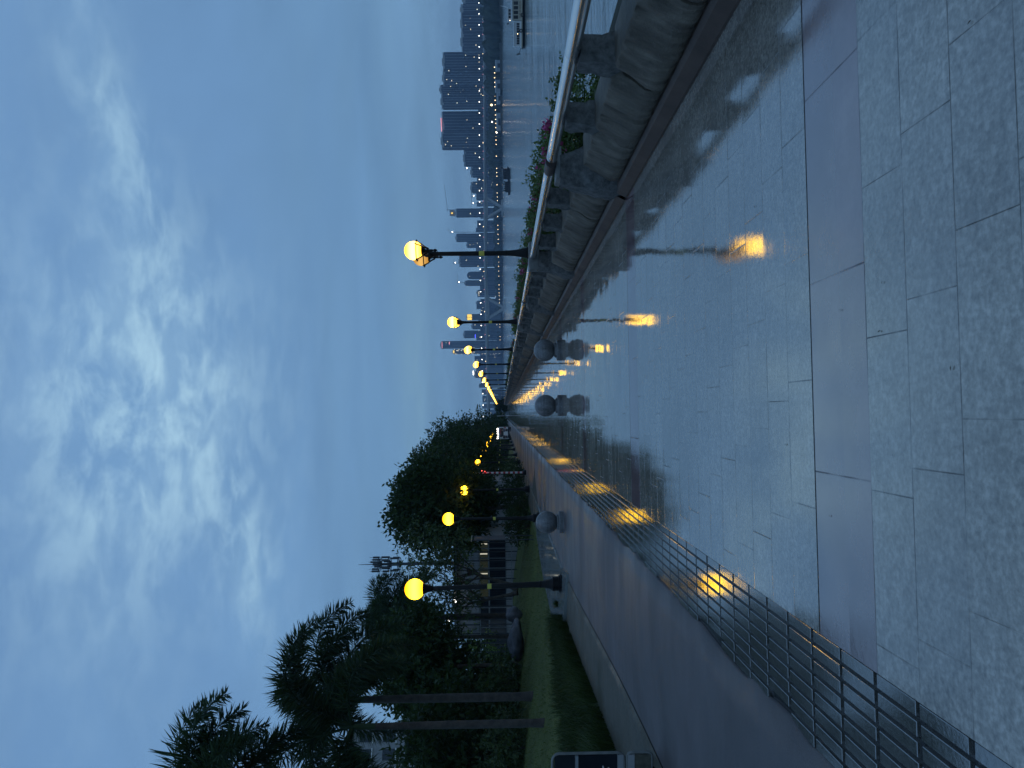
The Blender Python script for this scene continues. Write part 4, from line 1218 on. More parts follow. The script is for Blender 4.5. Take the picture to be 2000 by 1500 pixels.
# fallen leaves
FL = [(1197, 690, 'curled leaf fallen on the paving between the two ball bollards and the viewer'), (1552, 418, 'small dark leaf fallen near the lamp reflection'), (1475, 405, 'thin dark twig-like leaf left of the lamp reflection'), (1722, 555, 'dark leaf fragment just past the red stone band'), (1720, 645, 'tiny dark leaf fragment beside the red stone band'), (1640, 607, 'dark leaf fragment lying on the red stone band'), (1620, 1010, 'tiny leaf scrap at the edge of the red stone band'), (1898, 38, 'dark leaf on the nearest paving by the frame edge'), (1533, 870, 'small dark leaf scrap on the paving before the red band'), (1857, 725, 'small brown leaf on the nearest paving')]
for vx, vy, lab in FL:
    d = ray(vx, vy); q = EYE + d * (-1.497 / d.z); b = MB(); r = random.Random(vx)
    a = r.uniform(0, 6.28); L = r.uniform(0.012, 0.026)
    b.leaf(Vector((0, 0, 0.002)), Vector((math.cos(a), math.sin(a), 0.12)).normalized(), Vector((0.1, 0.1, 1)), L, L * 0.4)
    o = b.obj('fallen_leaf', M['fallen'], None, None, (q.x, q.y, 0.002)); tag(o, lab, 'leaf', 'leaves fallen on the wet paving')

# ------------------------------------------------------------------ boats


def boat_root(name, label, cat, vx, vy, D):
    d = ray(vx, vy); Y = D
    p = EYE + d * (Y / d.y); a = math.atan2(d.x, d.y)
    dist = math.hypot(p.x, p.y)
    return thing(name, label, cat, (p.x, p.y, WZ), -a), dist / FPX / math.cos(math.atan2((1500 - vy - 750), FPX))


t, s = boat_root('river_ferry', 'white double-deck river ferry with a low bow cabin, tyres along its side', 'boat', 1018.5, 96, 186)
s = 186 / math.cos(math.atan2(1500 - 60 - 750, FPX)) / FPX


def fx(y): return (96 - y) * s


def fz(v): return (1018.5 - v) * s


D0, D1 = 0.0, 5.2
b = MB()
prof = [(fx(95), fz(1014.5)), (fx(98), fz(1013))]
L = fx(-70)
b.add([(0.6, 0.9, -0.5), (L, 0.5, -0.5), (L, 4.7, -0.5), (0.6, 4.3, -0.5), (fx(97), 1.6, fz(1014)), (fx(92), 0.1, fz(1014.5)), (L, 0, fz(1014.5)), (L, 5.2, fz(1014.5)), (fx(92), 5.1, fz(1014.5)), (fx(97), 3.6, fz(1014))],
      [(0, 1, 6, 5), (0, 5, 4), (1, 2, 7, 6), (2, 3, 8, 7), (3, 9, 8), (3, 0, 4, 9), (4, 5, 8, 9), (5, 6, 7, 8)])
b.obj('hull', M['hull'], t)
b = MB(); b.box(fx(93), L, -0.06, 5.26, fz(1014.5) + 0.004, fz(1012.6)); b.obj('gunwale', M['cream'], t)
b = MB(); b.bbox(fx(91), fx(51), 0.35, 4.8, fz(1012.6), fz(1000.5), 0.12); c = b.obj('bow_cabin', M['white'], t)
for j in range(9):
    y0 = 88 - j * 3.9; b = MB(); b.box(fx(y0), fx(y0 - 3.2), 0.30, 0.346, fz(1009.3), fz(1004.2)); b.obj('window', M['darkglass'], c)
b = MB(); b.box(fx(92.5), fx(50.2), 0.15, 5.0, fz(1000.5) + 0.002, fz(999.4)); b.obj('cabin_roof', M['white'], t)
b = MB()
for y in range(53, 90, 6): b.tube([(fx(y), 0.4, fz(999.4)), (fx(y), 0.4, fz(989.5))], 0.03, 5)
for v in (989.5, 993, 996): b.tube([(fx(53), 0.4, fz(v)), (fx(89), 0.4, fz(v))], 0.028, 5)
b.obj('roof_railing', M['greysteel'], t)
b = MB(); b.box(fx(49), L, 0.2, 5.0, fz(1012.6), fz(997)); c = b.obj('lower_cabin', M['cream'], t)
for j in range(11):
    y0 = 47 - j * 7.4; b = MB(); b.box(fx(y0), fx(y0 - 5.6), 0.15, 0.196, fz(1007), fz(999)); b.obj('window', M['darkglass'], c)
b = MB()
for j in range(6): b.box(fx(46 - j * 4.6), fx(46 - j * 4.6 - 4.0), 0.12, 0.19, fz(1013), fz(1008.2))
b.obj('tan_boards', M['tan'], t)
b = MB(); b.box(fx(50), L, 0.0, 5.2, fz(997) + 0.003, fz(995.8)); b.obj('upper_deck', M['white'], t)
b = MB(); b.box(fx(47), fx(30), 0.4, 4.8, fz(995.8), fz(989)); c = b.obj('wheelhouse', M['white'], t)
for j in range(3): b = MB(); b.box(fx(46 - j * 5.2), fx(46 - j * 5.2 - 4.2), 0.35, 0.396, fz(994), fz(990.3)); b.obj('window', M['darkglass'], c)
b = MB(); b.box(fx(48.5), fx(28.5), 0.2, 5.0, fz(989) + 0.003, fz(988)); b.obj('wheelhouse_roof', M['white'], t)
b = MB(); b.box(fx(18), L, 0.5, 4.6, fz(995.8), fz(985.5)); c = b.obj('upper_cabin', M['white'], t)
for j in range(5): b = MB(); b.box(fx(8 - j * 8), fx(8 - j * 8 - 6), 0.45, 0.496, fz(994), fz(987)); b.obj('window', M['darkglass'], c)
b = MB(); b.tube([(fx(28), 2, fz(988)), (fx(25.5), 2, fz(976))], [0.10, 0.05], 6); b.obj('mast', M['white'], t)
b = MB(); b.ball((fx(54.5), 0.6, fz(989)), 0.24, 10, 8); b.obj('life_ring_box', M['hull'], t)
for y, v in ((66, 1012), (41, 1014.3), (7, 1015)):
    b = MB(); pts = [(fx(y) + 0.34 * math.cos(a * math.pi / 6), -0.16, fz(v) + 0.34 * math.sin(a * math.pi / 6)) for a in range(13)]; b.tube(pts, 0.12, 8, False); b.obj('tyre_fender', M['hull'], t)
b = MB(); b.tube([(fx(94), 2.6, fz(1013)), (fx(104), 2.6, fz(1008))], 0.07, 6); b.tube([(fx(104.5), 2.6, fz(1004.5)), (fx(103.5), 2.6, fz(1011))], 0.16, 6); b.obj('bow_anchor', M['hull'], t)
b = MB(); b.ball((fx(71), 0.25, fz(1006)), 0.10, 8, 6); b.obj('cabin_lamp', E_WARM, t)
b = MB(); b.ball((fx(49.5), 0.1, fz(992.5)), 0.09, 8, 6); b.obj('deck_lamp', E_WARM, t)

BD = 480; t, s = boat_root('work_barge', 'dark low work barge moored off the far bank under the bridge', 'boat', 993.5, 382, BD)
s = BD / math.cos(math.atan2(1500 - 355 - 750, FPX)) / FPX
def gx(y): return (382 - y) * s
def gz(v): return (993.5 - v) * s
L = gx(328)
b = MB(); b.add([(0.8, 0, -1), (L - 2.5, 0, -1), (L - 2.5, 7, -1), (0.8, 7, -1), (0, 0, gz(990)), (L, 0, gz(989)), (L, 7, gz(989)), (0, 7, gz(990))], [(3, 2, 1, 0), (4, 5, 6, 7), (0, 1, 5, 4), (1, 2, 6, 5), (2, 3, 7, 6), (3, 0, 4, 7)]); b.obj('hull', M['hull'], t)
b = MB(); b.box(gx(352), gx(332), 0.6, 6.4, gz(989.6), gz(981)); c = b.obj('deckhouse', M['hull'], t)
for j in range(4): b = MB(); b.box(gx(351 - j * 4.8), gx(351 - j * 4.8 - 3), 0.5, 0.596, gz(986.5), gz(983.5)); b.obj('window', M['darkglass'], c)
b = MB(); b.box(gx(376), gx(356), 0.8, 6.2, gz(990), gz(984.5)); b.obj('cargo_hold', M['hull'], t)
b = MB(); b.tube([(gx(349), 3, gz(981)), (gx(349), 3, gz(975))], 0.15, 6); b.tube([(gx(332), 3, gz(981)), (gx(329), 3, gz(977))], 0.3, 6); b.obj('mast', M['hull'], t)
b = MB()
for j in range(5): b.box(gx(374 - j * 4), gx(374 - j * 4 - 2.6), 1, 6, gz(984.5) + 0.01, gz(981 + (j % 3)))
b.obj('deck_cargo', M['earth'], t)

# ------------------------------------------------------------------ bridge
BY = 1600.0
t = thing('river_bridge', 'long concrete girder bridge with V-shaped piers across the river', 'bridge')


def deck_z(x): return 35.5 - 6.0 * ((x - 330) / 420) ** 2 if abs(x - 330) < 800 else 13


def deck_low(x):
    d = min(abs(x - 450), abs(x - 229), abs(x - 8)); return deck_z(x) - 4.6 - 4.0 * math.exp(-(d / 45) ** 2)


def deckz2(x):
    return 35.5 - 5.5 * (1 - math.exp(-((x - 330) / 420) ** 2))


def deck2low(x):
    d = min(abs(x - 450), abs(x - 229)); return deckz2(x) - 5.0 - 3.5 * math.exp(-(d / 40) ** 2)


b = MB(); vs = []; xs = [-600 + 20 * i for i in range(110)]
for x in xs: vs += [(x, BY, deckz2(x)), (x, BY, deckz2(x) - 1.6), (x, BY + 3, deck2low(x)), (x, BY + 31, deck2low(x)), (x, BY + 34, deckz2(x) - 1.6), (x, BY + 34, deckz2(x))]
b.add(vs, [(i * 6 + k, i * 6 + (k + 1) % 6, (i + 1) * 6 + (k + 1) % 6, (i + 1) * 6 + k) for i in range(len(xs) - 1) for k in range(6)]); b.obj('deck', M['bridge'], t)
b = MB(); vs = []
for x in xs: vs += [(x, BY + 0.2, deckz2(x) + 0.01), (x, BY + 0.2, deckz2(x) + 1.3), (x, BY + 0.6, deckz2(x) + 1.3), (x, BY + 0.6, deckz2(x) + 0.01)]
b.add(vs, [(i * 4 + k, i * 4 + k + 1, (i + 1) * 4 + k + 1, (i + 1) * 4 + k) for i in range(len(xs) - 1) for k in range(3)]); b.obj('parapet', M['bridge'], t)
for px_ in (450, 229):
    for q, yo in ((0, 4), (5, 27)):
        b = MB()
        for sx in (-1, 1):
            x0, x1 = px_ + q + sx * 2.5, px_ + q + sx * 21
            z0, z1 = WZ + 3, deck2low(x1) + 0.6
            w0, w1 = 2.4, 3.0
            b.add([(x0 - w0, BY + yo, z0), (x0 + w0, BY + yo, z0), (x0 + w0, BY + yo + 5, z0), (x0 - w0, BY + yo + 5, z0), (x1 - w1, BY + yo, z1), (x1 + w1, BY + yo, z1), (x1 + w1, BY + yo + 5, z1), (x1 - w1, BY + yo + 5, z1)],
                  [(3, 2, 1, 0), (4, 5, 6, 7), (0, 1, 5, 4), (1, 2, 6, 5), (2, 3, 7, 6), (3, 0, 4, 7)])
        b.obj('v_pier', M['bridge'], t)
    b = MB(); b.box(px_ - 13, px_ + 16, BY - 4, BY + 38, WZ - 2, WZ + 3.0, 1.0); b.obj('pile_cap', M['bridge'], t)
for px_ in (560, 650, 740, 830, 60, -60):
    b = MB(); b.box(px_ - 1.6, px_ + 1.6, BY + 6, BY + 28, WZ, deck2low(px_) + 0.3); b.obj('pier', M['bridge'], t)
b = MB(); b.box(-1.2, 1.2, -1.2, 1.2, -0.3, 0.9); b.box(-0.15, 0.15, -0.15, 0.15, -9, -0.3)
ML = MB(); ML.ball((0, 0, 0), 0.95, 8, 6); ME_BL = ML.mesh('lamp_head', E_WHITE); MP = MB(); MP.tube([(0, 0, -9.6), (0, 0, -0.5)], 0.16, 5); ME_BP = MP.mesh('bridge_lamp_post', M['greysteel'])
for i in range(40):
    x = 905 - i * 24.6
    if x < -40: break
    o = link('bridge_lamp_post', ME_BP, t, (x, BY + 1.2, deckz2(x) + 9.6)); link('lamp_head', ME_BL, o)
MR = MB(); MR.bbox(-2.2, 2.2, -1, 1, 0, 1.6, 0.3); ME_CAR = MR.mesh('car_body', M['hull']); ME_TL = []
for nm, mt in (('tail_lamp', E_PINK), ('head_lamp', E_WARM)):
    q = MB(); q.box(-0.95, 0.95, -1.15, -1.003, 0.5, 1.3); ME_TL.append(q.mesh(nm, mt))
for i in range(36):
    x = 890 - i * 24 + rnd.uniform(-8, 8)
    c = thing('bridge_car', 'distant car on the bridge deck showing a small light', 'car', (x, BY + 6, deckz2(x) + 0.75), 0, 'distant cars crossing the bridge')
    link('car_body', ME_CAR, c); link('tail_lamp' if i % 4 else 'head_lamp', ME_TL[0 if i % 4 else 1], c)

# ------------------------------------------------------------------ far bank: wood, lamps, sheds
b = MB(); r = random.Random(77)
y = 520.0
while y < 3900:
    for q in range(3):
        x = shore_x(y) + 12 + q * 16 + r.uniform(-5, 5); rr = r.uniform(5, 9) * (1 + y / 6000); h = r.uniform(0.8, 1.5) * (1.5 if 900 < y < 1560 else 1.0)
        o = len(b.v); b.ball((x, y, WZ + 8 + q * 1.5), rr, 9, 6, (1, 1, h))
        for i in range(o, len(b.v)):
            v = Vector(b.v[i]); b.v[i] = tuple(v + noise.noise_vector(v * 0.25) * rr * 0.35)
    y += 8 + y * 0.003
struct(b.obj('far_wood', M['farwood'], None, 60), 'stuff', 'dark wooded strip along the far bank')
q = MB(); q.ball((0, 0, 8.5), 0.68, 8, 6); ME_FL = q.mesh('lamp_head', E_WARM); q = MB(); q.tube([(0, 0, 0), (0, 0, 8)], 0.15, 5); ME_FP = q.mesh('post', M['greysteel'])
k = 0; y = 1080.0
while y < 3700 and k < 120:
    x = shore_x(y) + 1.5; sc = y / 1600
    c = thing('bank_lamp', 'small warm street lamp glowing along the far bank', 'street lamp', (x, y, WZ + 3), 0, 'street lamps along the far bank')
    c.scale = (sc ** 0.6,) * 2 + (1.0,); link('post', ME_FP, c); link('lamp_head', ME_FL, c)
    k += 1; y += (21 if y < 1500 else 23) * (y / 1500) ** 1.1 * rnd.uniform(0.85, 1.15)
for vy, w, h, Y, lab in ((128, 14, 5, 1010, 'pale flat-roofed shed on the far bank, nearest the ferry'), (168, 17, 6, 1060, 'pale shed with two bays on the far bank below the widest towers'), (192, 16, 4, 1090, 'low pale shed at the water below the dark towers'), (238, 26, 5, 1150, 'long pale warehouse on the far bank left of the sheds')):
    p = at(972, vy, Y); t = thing('riverside_shed', lab, 'shed', (p.x, Y, WZ + 3.5), R_(-20), 'pale sheds on the far bank')
    b = MB(); b.box(-w / 2, w / 2, 0, 8, 0, h); b.obj('wall', M['shed'], t)
    b = MB(); b.add([(-w / 2 - .4, -.4, h), (w / 2 + .4, -.4, h), (w / 2 + .4, 8.4, h), (-w / 2 - .4, 8.4, h), (-w / 2 - .4, 4, h + 1.4), (w / 2 + .4, 4, h + 1.4)], [(0, 1, 5, 4), (2, 3, 4, 5), (0, 4, 3), (1, 2, 5), (3, 2, 1, 0)]); b.obj('roof', M['shed'], t)
    b = MB(); b.box(-w / 5, w / 5, -0.08, -0.004, 0, h * 0.7); b.obj('door', M['hull'], t)
for i, (vx, vy, Y, mt, lab) in enumerate(((961, 36, 1300, E_WHITE, 'white light on a pole on the wooded bank above the ferry bow'), (966, 21, 1300, E_WHITE, 'white light on a pole over the ferry wheelhouse'), (966, 5, 1300, E_WHITE, 'white light on a pole at the frame edge above the ferry'), (959, 27, 1250, E_WHITE, 'small white light just left of the red harbour light'), (974.5, 30, 1200, E_RED, 'red harbour light above the ferry mast'), (960, 105, 1350, E_WHITE, 'white yard light beside the corner tower'), (962, 122, 1300, E_WHITE, 'white yard light behind the pale sheds'), (956, 137, 1300, E_WHITE, 'paired white yard light below the widest tower'), (960, 205, 1180, E_WARM, 'bright warm floodlight between the sheds and the bridge end'), (961, 238, 1200, E_WHITE, 'white yard light over the long warehouse'), (970, 259, 1150, E_WHITE, 'white light at the left end of the long warehouse'))):
    p = at(vx, vy, Y); t = thing('yard_light', lab, 'light', (p.x, p.y, WZ + 4)); h = p.z - WZ - 4
    b = MB(); b.tube([(0, 0, 0), (0, 0, h)], 0.2, 5); b.obj('post', M['greysteel'], t)
    b = MB(); b.ball((0, 0, h), 1.0 if i != 8 else 1.7, 8, 6); b.obj('lamp_head', mt, t)

# ------------------------------------------------------------------ towers
TM = [tower_mat('tower_slate_wall', (0.085, 0.085, 0.10), 0.008), tower_mat('tower_grey_wall', (0.12, 0.12, 0.135), 0.010, 3.2, 3.0), tower_mat('tower_dark_wall', (0.06, 0.062, 0.078), 0.006, 3.1, 2.4), tower_mat('tower_office_glass', (0.08, 0.085, 0.10), 0.006, 4.0, 3.4), tower_mat('tower_busy_wall', (0.13, 0.13, 0.14), 0.22, 4.5, 4.0, estr=2.6)]


def tower(label, y0, y1, vtop, D, mat, style=0, seed=0, group='high-rise towers across the river'):
    """a block whose bays step in and out, standing at distance D, seen between y0 and y1 and up to vtop"""
    r = random.Random(seed * 7 + int(y0)); pm_ = at(960, (y0 + y1) / 2, D)
    a = math.atan2(pm_.x, pm_.y); dist = math.hypot(pm_.x, pm_.y)
    w = (y1 - y0) / FPX * D * (1 + (((1500 - (y0 + y1) / 2) - 698) / FPX) ** 2) ** 0.5
    zt = at(vtop, (y0 + y1) / 2, D).z; z0 = WZ + 8; H = zt - z0
    t = thing('tower_block', label, 'tower', (pm_.x, pm_.y, z0), -a, group)
    dp = max(14, min(w * 0.8, 26)); b = MB()
    if style == 1:      # rounded top
        n = 12; vs = []
        for k in range(n + 1):
            an = math.pi * k / n; vs.append((-w / 2 * math.cos(an), 0, H - w * 0.5 + w * 0.5 * math.sin(an)))
        vs = [(-w / 2, 0, 0)] + vs + [(w / 2, 0, 0)]; m = len(vs)
        b.add(vs + [(x, dp, z) for x, _, z in vs], [tuple(reversed(range(m))), tuple(range(m, 2 * m))] + [(k, k + 1, m + k + 1, m + k) for k in range(m - 1)])
        b.obj('facade', mat, t)
        b = MB(); b.ball((-w * 0.12, -0.6, H - w * 0.35), 1.6, 8, 6); b.obj('roof_light', E_PALE, t)
        return t, w, H
    nb = 3 if w < 18 else 5 if w < 36 else 7
    Hb = H - (4.5 if style != 3 else 0.0)
    cut = [-w / 2 + w * k / nb for k in range(nb + 1)]
    for k in range(nb):
        st = (0, 1.6, 0.5, 2.2)[(k + seed) % 4]; hh = Hb - r.choice((0, 0, 1.5, 3.0)) * (1 if style != 3 else 0)
        b.box(cut[k], cut[k + 1] - 0.02, st, dp, 0, hh)
    b.obj('facade', mat, t)
    b = MB()
    for k in range(1, nb): b.box(cut[k] - 0.5, cut[k] + 0.5, -0.35, 2.3, 0, Hb - 3.2)
    b.obj('fin', M['shed'] if style != 2 else M['bridge'], t)
    if style != 3:
        b = MB(); b.box(-w / 2 + 1.0, w / 2 - 1.0, 2.5, dp - 1, Hb - 3.5, H - 1.2); b.box(-w * 0.22, w * 0.18, 4, dp - 3, H - 1.3, H + 1.5)
        b.obj('roof_crown', M['bridge'], t)
    return t, w, H


TL = [
    ('grey apartment tower at the frame edge with gabled roof', -16, 10, 903, 1760, 0, 0), ('grey apartment tower with a dark pale-striped side, second from the frame edge', 9, 27, 899, 1770, 1, 0), ('broad slate apartment tower above the ferry bow', 28, 62, 899.5, 1780, 0, 0), ('broad slate apartment tower left of the ferry, pale end bay', 64, 98, 900, 1790, 0, 0), ('low pale annex between the broad slate tower and the tall wide tower', 98, 104, 904, 1800, 1, 3),
    ('tall wide apartment tower with lit rooms near its top corner', 104, 136, 864, 1850, 2, 0), ('tall wide apartment tower with a framed window panel', 137, 166, 864, 1860, 0, 0), ('very tall dark apartment tower with a raised roof house', 166, 182, 858, 1880, 2, 0), ('very tall apartment tower with slanted roof edge beside the sky gap', 182, 212, 861, 1880, 0, 0),
    ('tall apartment tower with a pink neon line along its roof', 219, 256, 862, 1950, 2, 0), ('tall apartment tower with rounded shoulder, left of the pink neon roof', 257, 291, 861.5, 1960, 0, 0), ('squat office block with scattered pale windows', 292, 324, 905, 1980, 3, 0), ('hazy grey office block left of the squat one', 325, 346, 919, 2250, 3, 0), ('hazy grey slab with one bright window', 355, 377, 919, 2300, 3, 0),
    ('slim tower with a lit golden crown and a tall crane line', 407, 424, 889, 2300, 3, 0), ('slim hazy tower right of the nearest lamp with a crane beside it', 456, 472, 890, 2500, 3, 0), ('pale half-built block tucked behind the nearest lamp', 472, 484, 911, 2900, 1, 0), ('slim hazy tower left of the nearest lamp with a crane on its roof', 499, 521, 896, 2500, 3, 0), ('small hazy tower with a rounded top', 530, 545, 912, 2900, 3, 1), ('slim tower under a white crane jib', 547, 558, 907, 2500, 2, 0), ('small block with a bright window strip at its top', 566, 576, 931, 2500, 3, 0), ('small hazy block beside the second V pier', 587, 597, 930, 2900, 3, 0),
    ('tower with a glowing golden sign beside the second river lamp', 613, 625, 911, 2500, 3, 0), ('hazy block just left of the second river lamp', 630, 643, 921, 2700, 3, 0), ('hazy tower with a blue neon line', 645, 660, 905, 2900, 3, 0), ('tallest distant tower with pinkish lit top', 665, 680, 860, 3000, 3, 0), ('lit tower with busy windows beside the tallest distant tower', 681, 691, 884, 2900, 4, 0), ('pale hazy block with a rounded corner right of the fourth river lamp', 695, 711, 927, 3000, 3, 3), ('hazy block behind the fourth river lamp', 712, 722, 929, 3100, 3, 0), ('hazy block with a white roof sign behind the fifth river lamp', 723, 738, 926, 3000, 3, 0)]
made = {}
for i, (lab, y0, y1, vt, D, mt, st) in enumerate(TL):
    made[i] = tower(lab, y0, y1, vt, D, TM[mt], st, i) + (D,)


def addon(i, name, mat, fn):
    t, w, H, D = made[i]; b = MB(); fn(b, w, H); b.obj(name, mat, t)


addon(9, 'neon_line', E_PINK, lambda b, w, H: b.box(-w * 0.46, w * 0.2, -0.8, 0.0, H - 0.2, H + 1.4))
addon(14, 'golden_crown', M['tan'], lambda b, w, H: b.box(-w * 0.35, w * 0.4, 3, 14, H + 1.6, H + 17, 1.0))
addon(14, 'crown_lamp', E_GOLD, lambda b, w, H: b.ball((0, 2.0, H + 10), 2.6, 10, 8))
addon(20, 'window_strip', E_PALE, lambda b, w, H: b.box(-w * 0.4, w * 0.2, -0.9, -0.4, H - 9, H - 5.5))
addon(22, 'golden_sign', E_GOLD, lambda b, w, H: (b.box(-w * 0.46, -0.6, -1.6, -0.4, H - 18, H - 3), b.box(0.6, w * 0.46, -1.6, -0.4, H - 18, H - 3)))
addon(24, 'neon_line', E_BLUE, lambda b, w, H: b.box(-w * 0.5, w * 0.0, -1.2, -0.4, H - 48, H - 45))
addon(25, 'lit_crown', E_PINK, lambda b, w, H: (b.box(-w * 0.42, w * 0.4, -0.9, -0.4, H - 8, H - 6.2), b.box(w * 0.05, w * 0.4, -0.9, -0.4, H - 38, H - 35)))
addon(26, 'golden_sign', E_GOLD, lambda b, w, H: b.box(-w * 0.3, w * 0.25, -0.9, -0.4, H - 7, H - 2))
addon(29, 'white_sign', E_WHITE, lambda b, w, H: b.box(-w * 0.1, w * 0.45, 0, 1.0, H + 1.7, H + 4.6))
addon(11, 'roof_edge', M['shed'], lambda b, w, H: b.box(-w / 2 - 0.4, w / 2 + 0.4, -0.6, 0.4, H - 4, H - 2.6))
# low hazy blocks that fill the skyline behind the bridge
r = random.Random(5); y = 296.0; k = 0
while y < 835:
    w = r.uniform(7, 17); vt = r.uniform(929, 939) + (4 if y > 720 else 0) + max(0, (y - 760) * 0.14)
    tower(f'low hazy block just above the bridge deck, {ordn(k)} counted from the right', y, y + w, vt, r.uniform(2600, 3500), TM[(3, 1, 3, 0)[k % 4]], 3, 50 + k, 'low blocks behind the bridge')
    y += w + r.uniform(-3, 4); k += 1
for i, (y0, y1, vt) in enumerate(((212, 221, 934), (346, 356, 933))):
    tower(('low dark block in the sky gap between the two tall pairs', 'low hazy block between the two grey slabs')[i], y0, y1, vt, 2100, TM[1], 3, 90 + i, 'low blocks behind the bridge')

# construction cranes


def crane(label, y, vbase, vtop, D, jib0, jib1, slope, lamp=True):
    p = at(960, y, D); q = D / FPX; zt = at(vtop, y, D).z; z0 = at(vbase, y, D).z
    t = thing('tower_crane', label, 'crane', (p.x, p.y, z0), -math.atan2(p.x, p.y), 'cranes on the far skyline')
    h = zt - z0; b = MB()
    for sx in (-1, 1):
        for sy in (-1, 1): b.tube([(sx * 1.0, sy * 1.0, 0), (sx * 1.0, sy * 1.0, h)], 0.32, 4)
    z = 0
    while z < h - 3: b.tube([(-1, -1, z), (1, -1, z + 3)], 0.2, 4); z += 3
    b.obj('mast', M['greysteel'], t)
    b = MB(); b.tube([(jib0 * q, 0, h - slope * jib0 * q), (0, 0, h), (jib1 * q, 0, h + slope * jib1 * q)], 0.75, 5); b.tube([(0, 0, h), (0, 0, h + 5)], 0.5, 4); b.obj('jib', M['white'], t)
    if lamp: b = MB(); b.ball((1.5, -1.5, h - 6), 1.9, 8, 6); b.obj('lamp', E_WHITE, t)
    return t


crane('tower crane with raised jib right of the nearest lamp', 453, 936, 880, 2450, -2, 7, 0.9)
crane('tower crane with a short jib standing on a roof left of the nearest lamp', 513, 896, 886, 2450, -4, 5, 0.15)
crane('tower crane with a long level white jib', 551, 907, 893, 2450, -7, 19, 0.0)
crane('tower crane with level jib right of the golden-crowned tower', 397, 936, 921, 2600, -3, 19, 0.0)
crane('shorter tower crane next to the level-jib crane', 383, 936, 922, 2600, -3, 5, 0.1)
t_ = crane('tall luffing crane on the golden-crowned tower, thin jib pointing right', 409, 880, 874, 2290, -3, 47, 0.10, False)
crane('small crane on the roof beside the squat office block', 329, 919, 908, 2250, -3, 4, 0.1)

# ------------------------------------------------------------------ haze
hz = MB(); hz.box(-4200, 5600, -300, 6000, -8, 330)
m = N('haze'); v = m.n('VolumePrincipled'); v.inputs['Color'].default_value = (0.55, 0.74, 1.0, 1); v.inputs['Density'].default_value = 0.00016; v.inputs['Anisotropy'].default_value = 0.2
m.l(v.outputs[0], m.out.inputs['Volume'])
o = hz.obj('haze', m.mat); struct(o, 'stuff', 'blue evening haze over the river and city')

# ------------------------------------------------------------------ sky
w = bpy.data.worlds.new('World'); scene.world = w; w.use_nodes = True
nt = w.node_tree; nt.nodes.clear()
S = N.__new__(N); S.nt = nt; S.mat = None
out = nt.nodes.new('ShaderNodeOutputWorld'); bg = nt.nodes.new('ShaderNodeBackground'); nt.links.new(bg.outputs[0], out.inputs[0])
gen = S.n('TexCoord').outputs['Generated']; X, Y, Z = sep(S, gen)
yc = S.math('MAXIMUM', Y, 0.12)
A = S.math('DIVIDE', X, yc); EL = S.math('DIVIDE', Z, yc)
zc = S.math('ADD', S.math('MAXIMUM', Z, 0.0), 0.10)
cx = S.math('DIVIDE', X, zc); cy = S.math('DIVIDE', Y, zc)
cv = S.n('CombineXYZ'); S.l(cx, cv.inputs[0]); S.l(cy, cv.inputs[1]); cvo = cv.outputs[0]
n_big = S.noise(S.scaled(cvo, 0.55, 0.8, 1), 1.0, 7, 0.55, 0.5)
n_mid = S.noise(S.scaled(cvo, 1.5, 1.9, 1), 1.9, 9, 0.58, 0.35)
n_fine = S.noise(S.scaled(cvo, 2.4, 2.6, 1), 2.6, 9, 0.62, 0.3)
base = S.ramp(S.math('MAXIMUM', Z, 0.0), (0.0, (0.29, 0.49, 0.70)), (0.06, (0.205, 0.388, 0.615)), (0.16, (0.150, 0.310, 0.548)), (0.32, (0.145, 0.300, 0.560)), (0.6, (0.140, 0.285, 0.545)), (1.0, (0.15, 0.29, 0.53)))
shade = S.ramp(n_big, (0.28, 0.86), (0.5, 1.0), (0.72, 1.16))
col = S.mix(1.0, base, shade, 'MULTIPLY')


def blob(a0, e0, sa, se, tilt=0.0):
    da = S.math('SUBTRACT', A, a0); de = S.math('SUBTRACT', EL, e0)
    if tilt: de = S.math('SUBTRACT', de, S.math('MULTIPLY', da, tilt))
    q = S.math('ADD', S.math('POWER', S.math('ABSOLUTE', S.math('DIVIDE', da, sa)), 2.0), S.math('POWER', S.math('ABSOLUTE', S.math('DIVIDE', de, se)), 2.0))
    return S.math('EXPONENT', S.math('MULTIPLY', q, -1.0))


def addm(*q):
    o = q[0]
    for k in q[1:]: o = S.math('ADD', o, k)
    return o


brk = addm(blob(0.02, 0.47, 0.19, 0.13, 0.06), S.math('MULTIPLY', blob(0.36, 0.51, 0.20, 0.045, 0.32), 0.6), S.math('MULTIPLY', blob(-0.18, 0.345, 0.10, 0.035, 0.2), 0.7), S.math('MULTIPLY', blob(0.10, 0.64, 0.5, 0.10), 0.12), S.math('MULTIPLY', blob(-0.1, 0.55, 0.28, 0.12), 0.28))
tear = S.n('MapRange'); tear.interpolation_type = 'SMOOTHSTEP'; tear.inputs[1].default_value = 0.40; tear.inputs[2].default_value = 0.66; S.l(n_fine, tear.inputs[0])
tear2 = S.n('MapRange'); tear2.interpolation_type = 'SMOOTHSTEP'; tear2.inputs[1].default_value = 0.35; tear2.inputs[2].default_value = 0.75; S.l(n_mid, tear2.inputs[0])
f = S.math('MULTIPLY', brk, S.math('ADD', S.math('MULTIPLY', tear.outputs[0], 0.62), S.math('MULTIPLY', tear2.outputs[0], 0.38)), clamp=True)
col = S.mix(S.math('MULTIPLY', f, 1.0), col, (0.50, 0.73, 0.90))
soft = S.math('MULTIPLY', brk, 0.18, clamp=True)
col = S.mix(soft, col, (0.24, 0.46, 0.72))
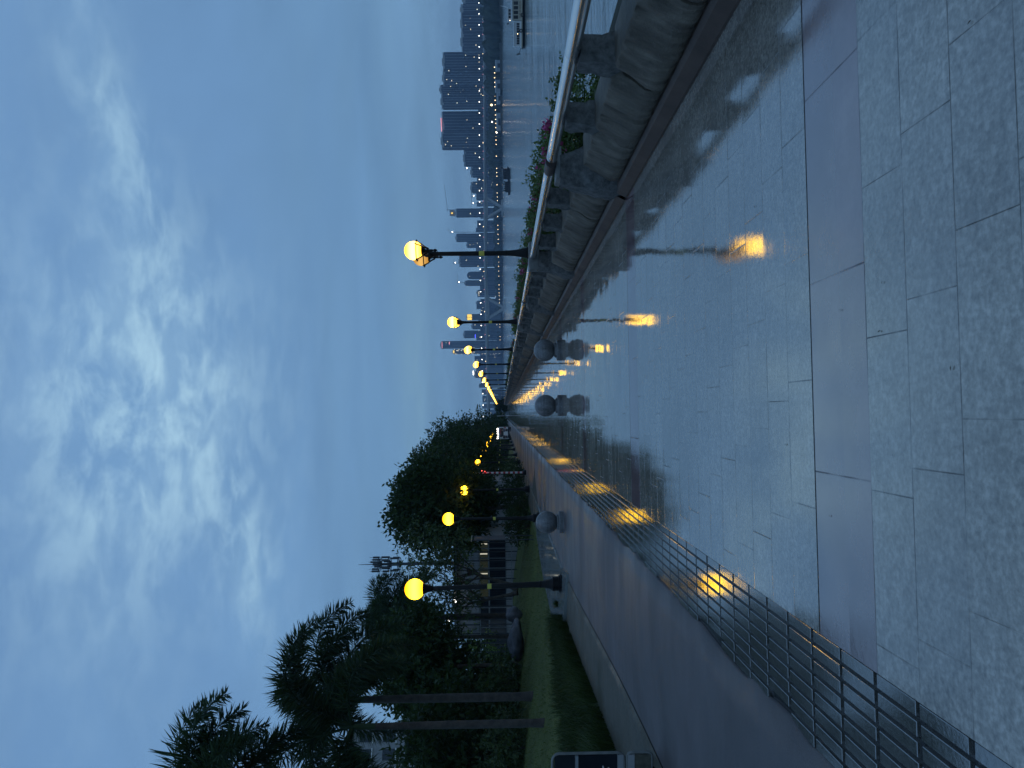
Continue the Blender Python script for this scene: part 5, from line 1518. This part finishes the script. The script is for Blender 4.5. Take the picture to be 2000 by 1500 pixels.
bandb = S.math('MULTIPLY', addm(blob(0.10, 0.120, 0.13, 0.020, 0.02), S.math('MULTIPLY', blob(-0.05, 0.115, 0.2, 0.014, -0.05), 0.6)), S.math('ADD', S.math('MULTIPLY', tear2.outputs[0], 0.35), 0.25), clamp=True)
col = S.mix(bandb, col, (0.26, 0.46, 0.62))
# thin streaks low in the sky
stv = S.n('CombineXYZ'); S.l(S.math('MULTIPLY', A, 1.3), stv.inputs[0]); S.l(S.math('MULTIPLY', EL, 13.0), stv.inputs[1])
st = S.noise(stv.outputs[0], 1.6, 6, 0.55, 0.6)
stm = S.math('MULTIPLY', S.ramp(st, (0.42, 0.0), (0.75, 1.0)), S.ramp(EL, (0.05, 0.5), (0.2, 0.45), (0.40, 0.0)))
col = S.mix(S.math('MULTIPLY', stm, 0.6), col, (0.215, 0.41, 0.63))
sky = S.n('TexSky'); sky.sky_type = 'NISHITA'; sky.sun_disc = False; sky.sun_elevation = R_(1.5); sky.sun_rotation = R_(200); sky.air_density = 1.5; sky.dust_density = 1.0
col = S.mix(0.02, col, S.mix(1.0, sky.outputs[0], (0.12, 0.12, 0.12), 'MULTIPLY'))
hsv = S.n('HueSaturation'); hsv.inputs['Saturation'].default_value = 0.94; S.l(col, hsv.inputs['Color']); S.l(S.mix(1.0, hsv.outputs[0], (0.97, 1.03, 1.01), 'MULTIPLY'), bg.inputs[0]); bg.inputs[1].default_value = 1.0
sun = bpy.data.lights.new('sun', 'SUN'); sun.energy = 0.05; sun.angle = R_(25); sun.color = (0.75, 0.87, 1.0)
so = bpy.data.objects.new('sun', sun); COL.objects.link(so); so.rotation_euler = (R_(55), 0, R_(20))

# ------------------------------------------------------------------ render
scene.render.engine = 'CYCLES'
c = scene.cycles
c.use_denoising = True
try: c.denoiser = 'OPENIMAGEDENOISE'
except Exception: pass
c.max_bounces = 6; c.diffuse_bounces = 2; c.glossy_bounces = 3; c.transmission_bounces = 2; c.transparent_max_bounces = 4; c.volume_bounces = 0
c.caustics_reflective = False; c.caustics_refractive = False; c.sample_clamp_indirect = 4.0
c.use_light_tree = True
scene.view_settings.view_transform = 'Standard'; scene.view_settings.look = 'None'; scene.view_settings.exposure = 0.0; scene.view_settings.gamma = 1.0
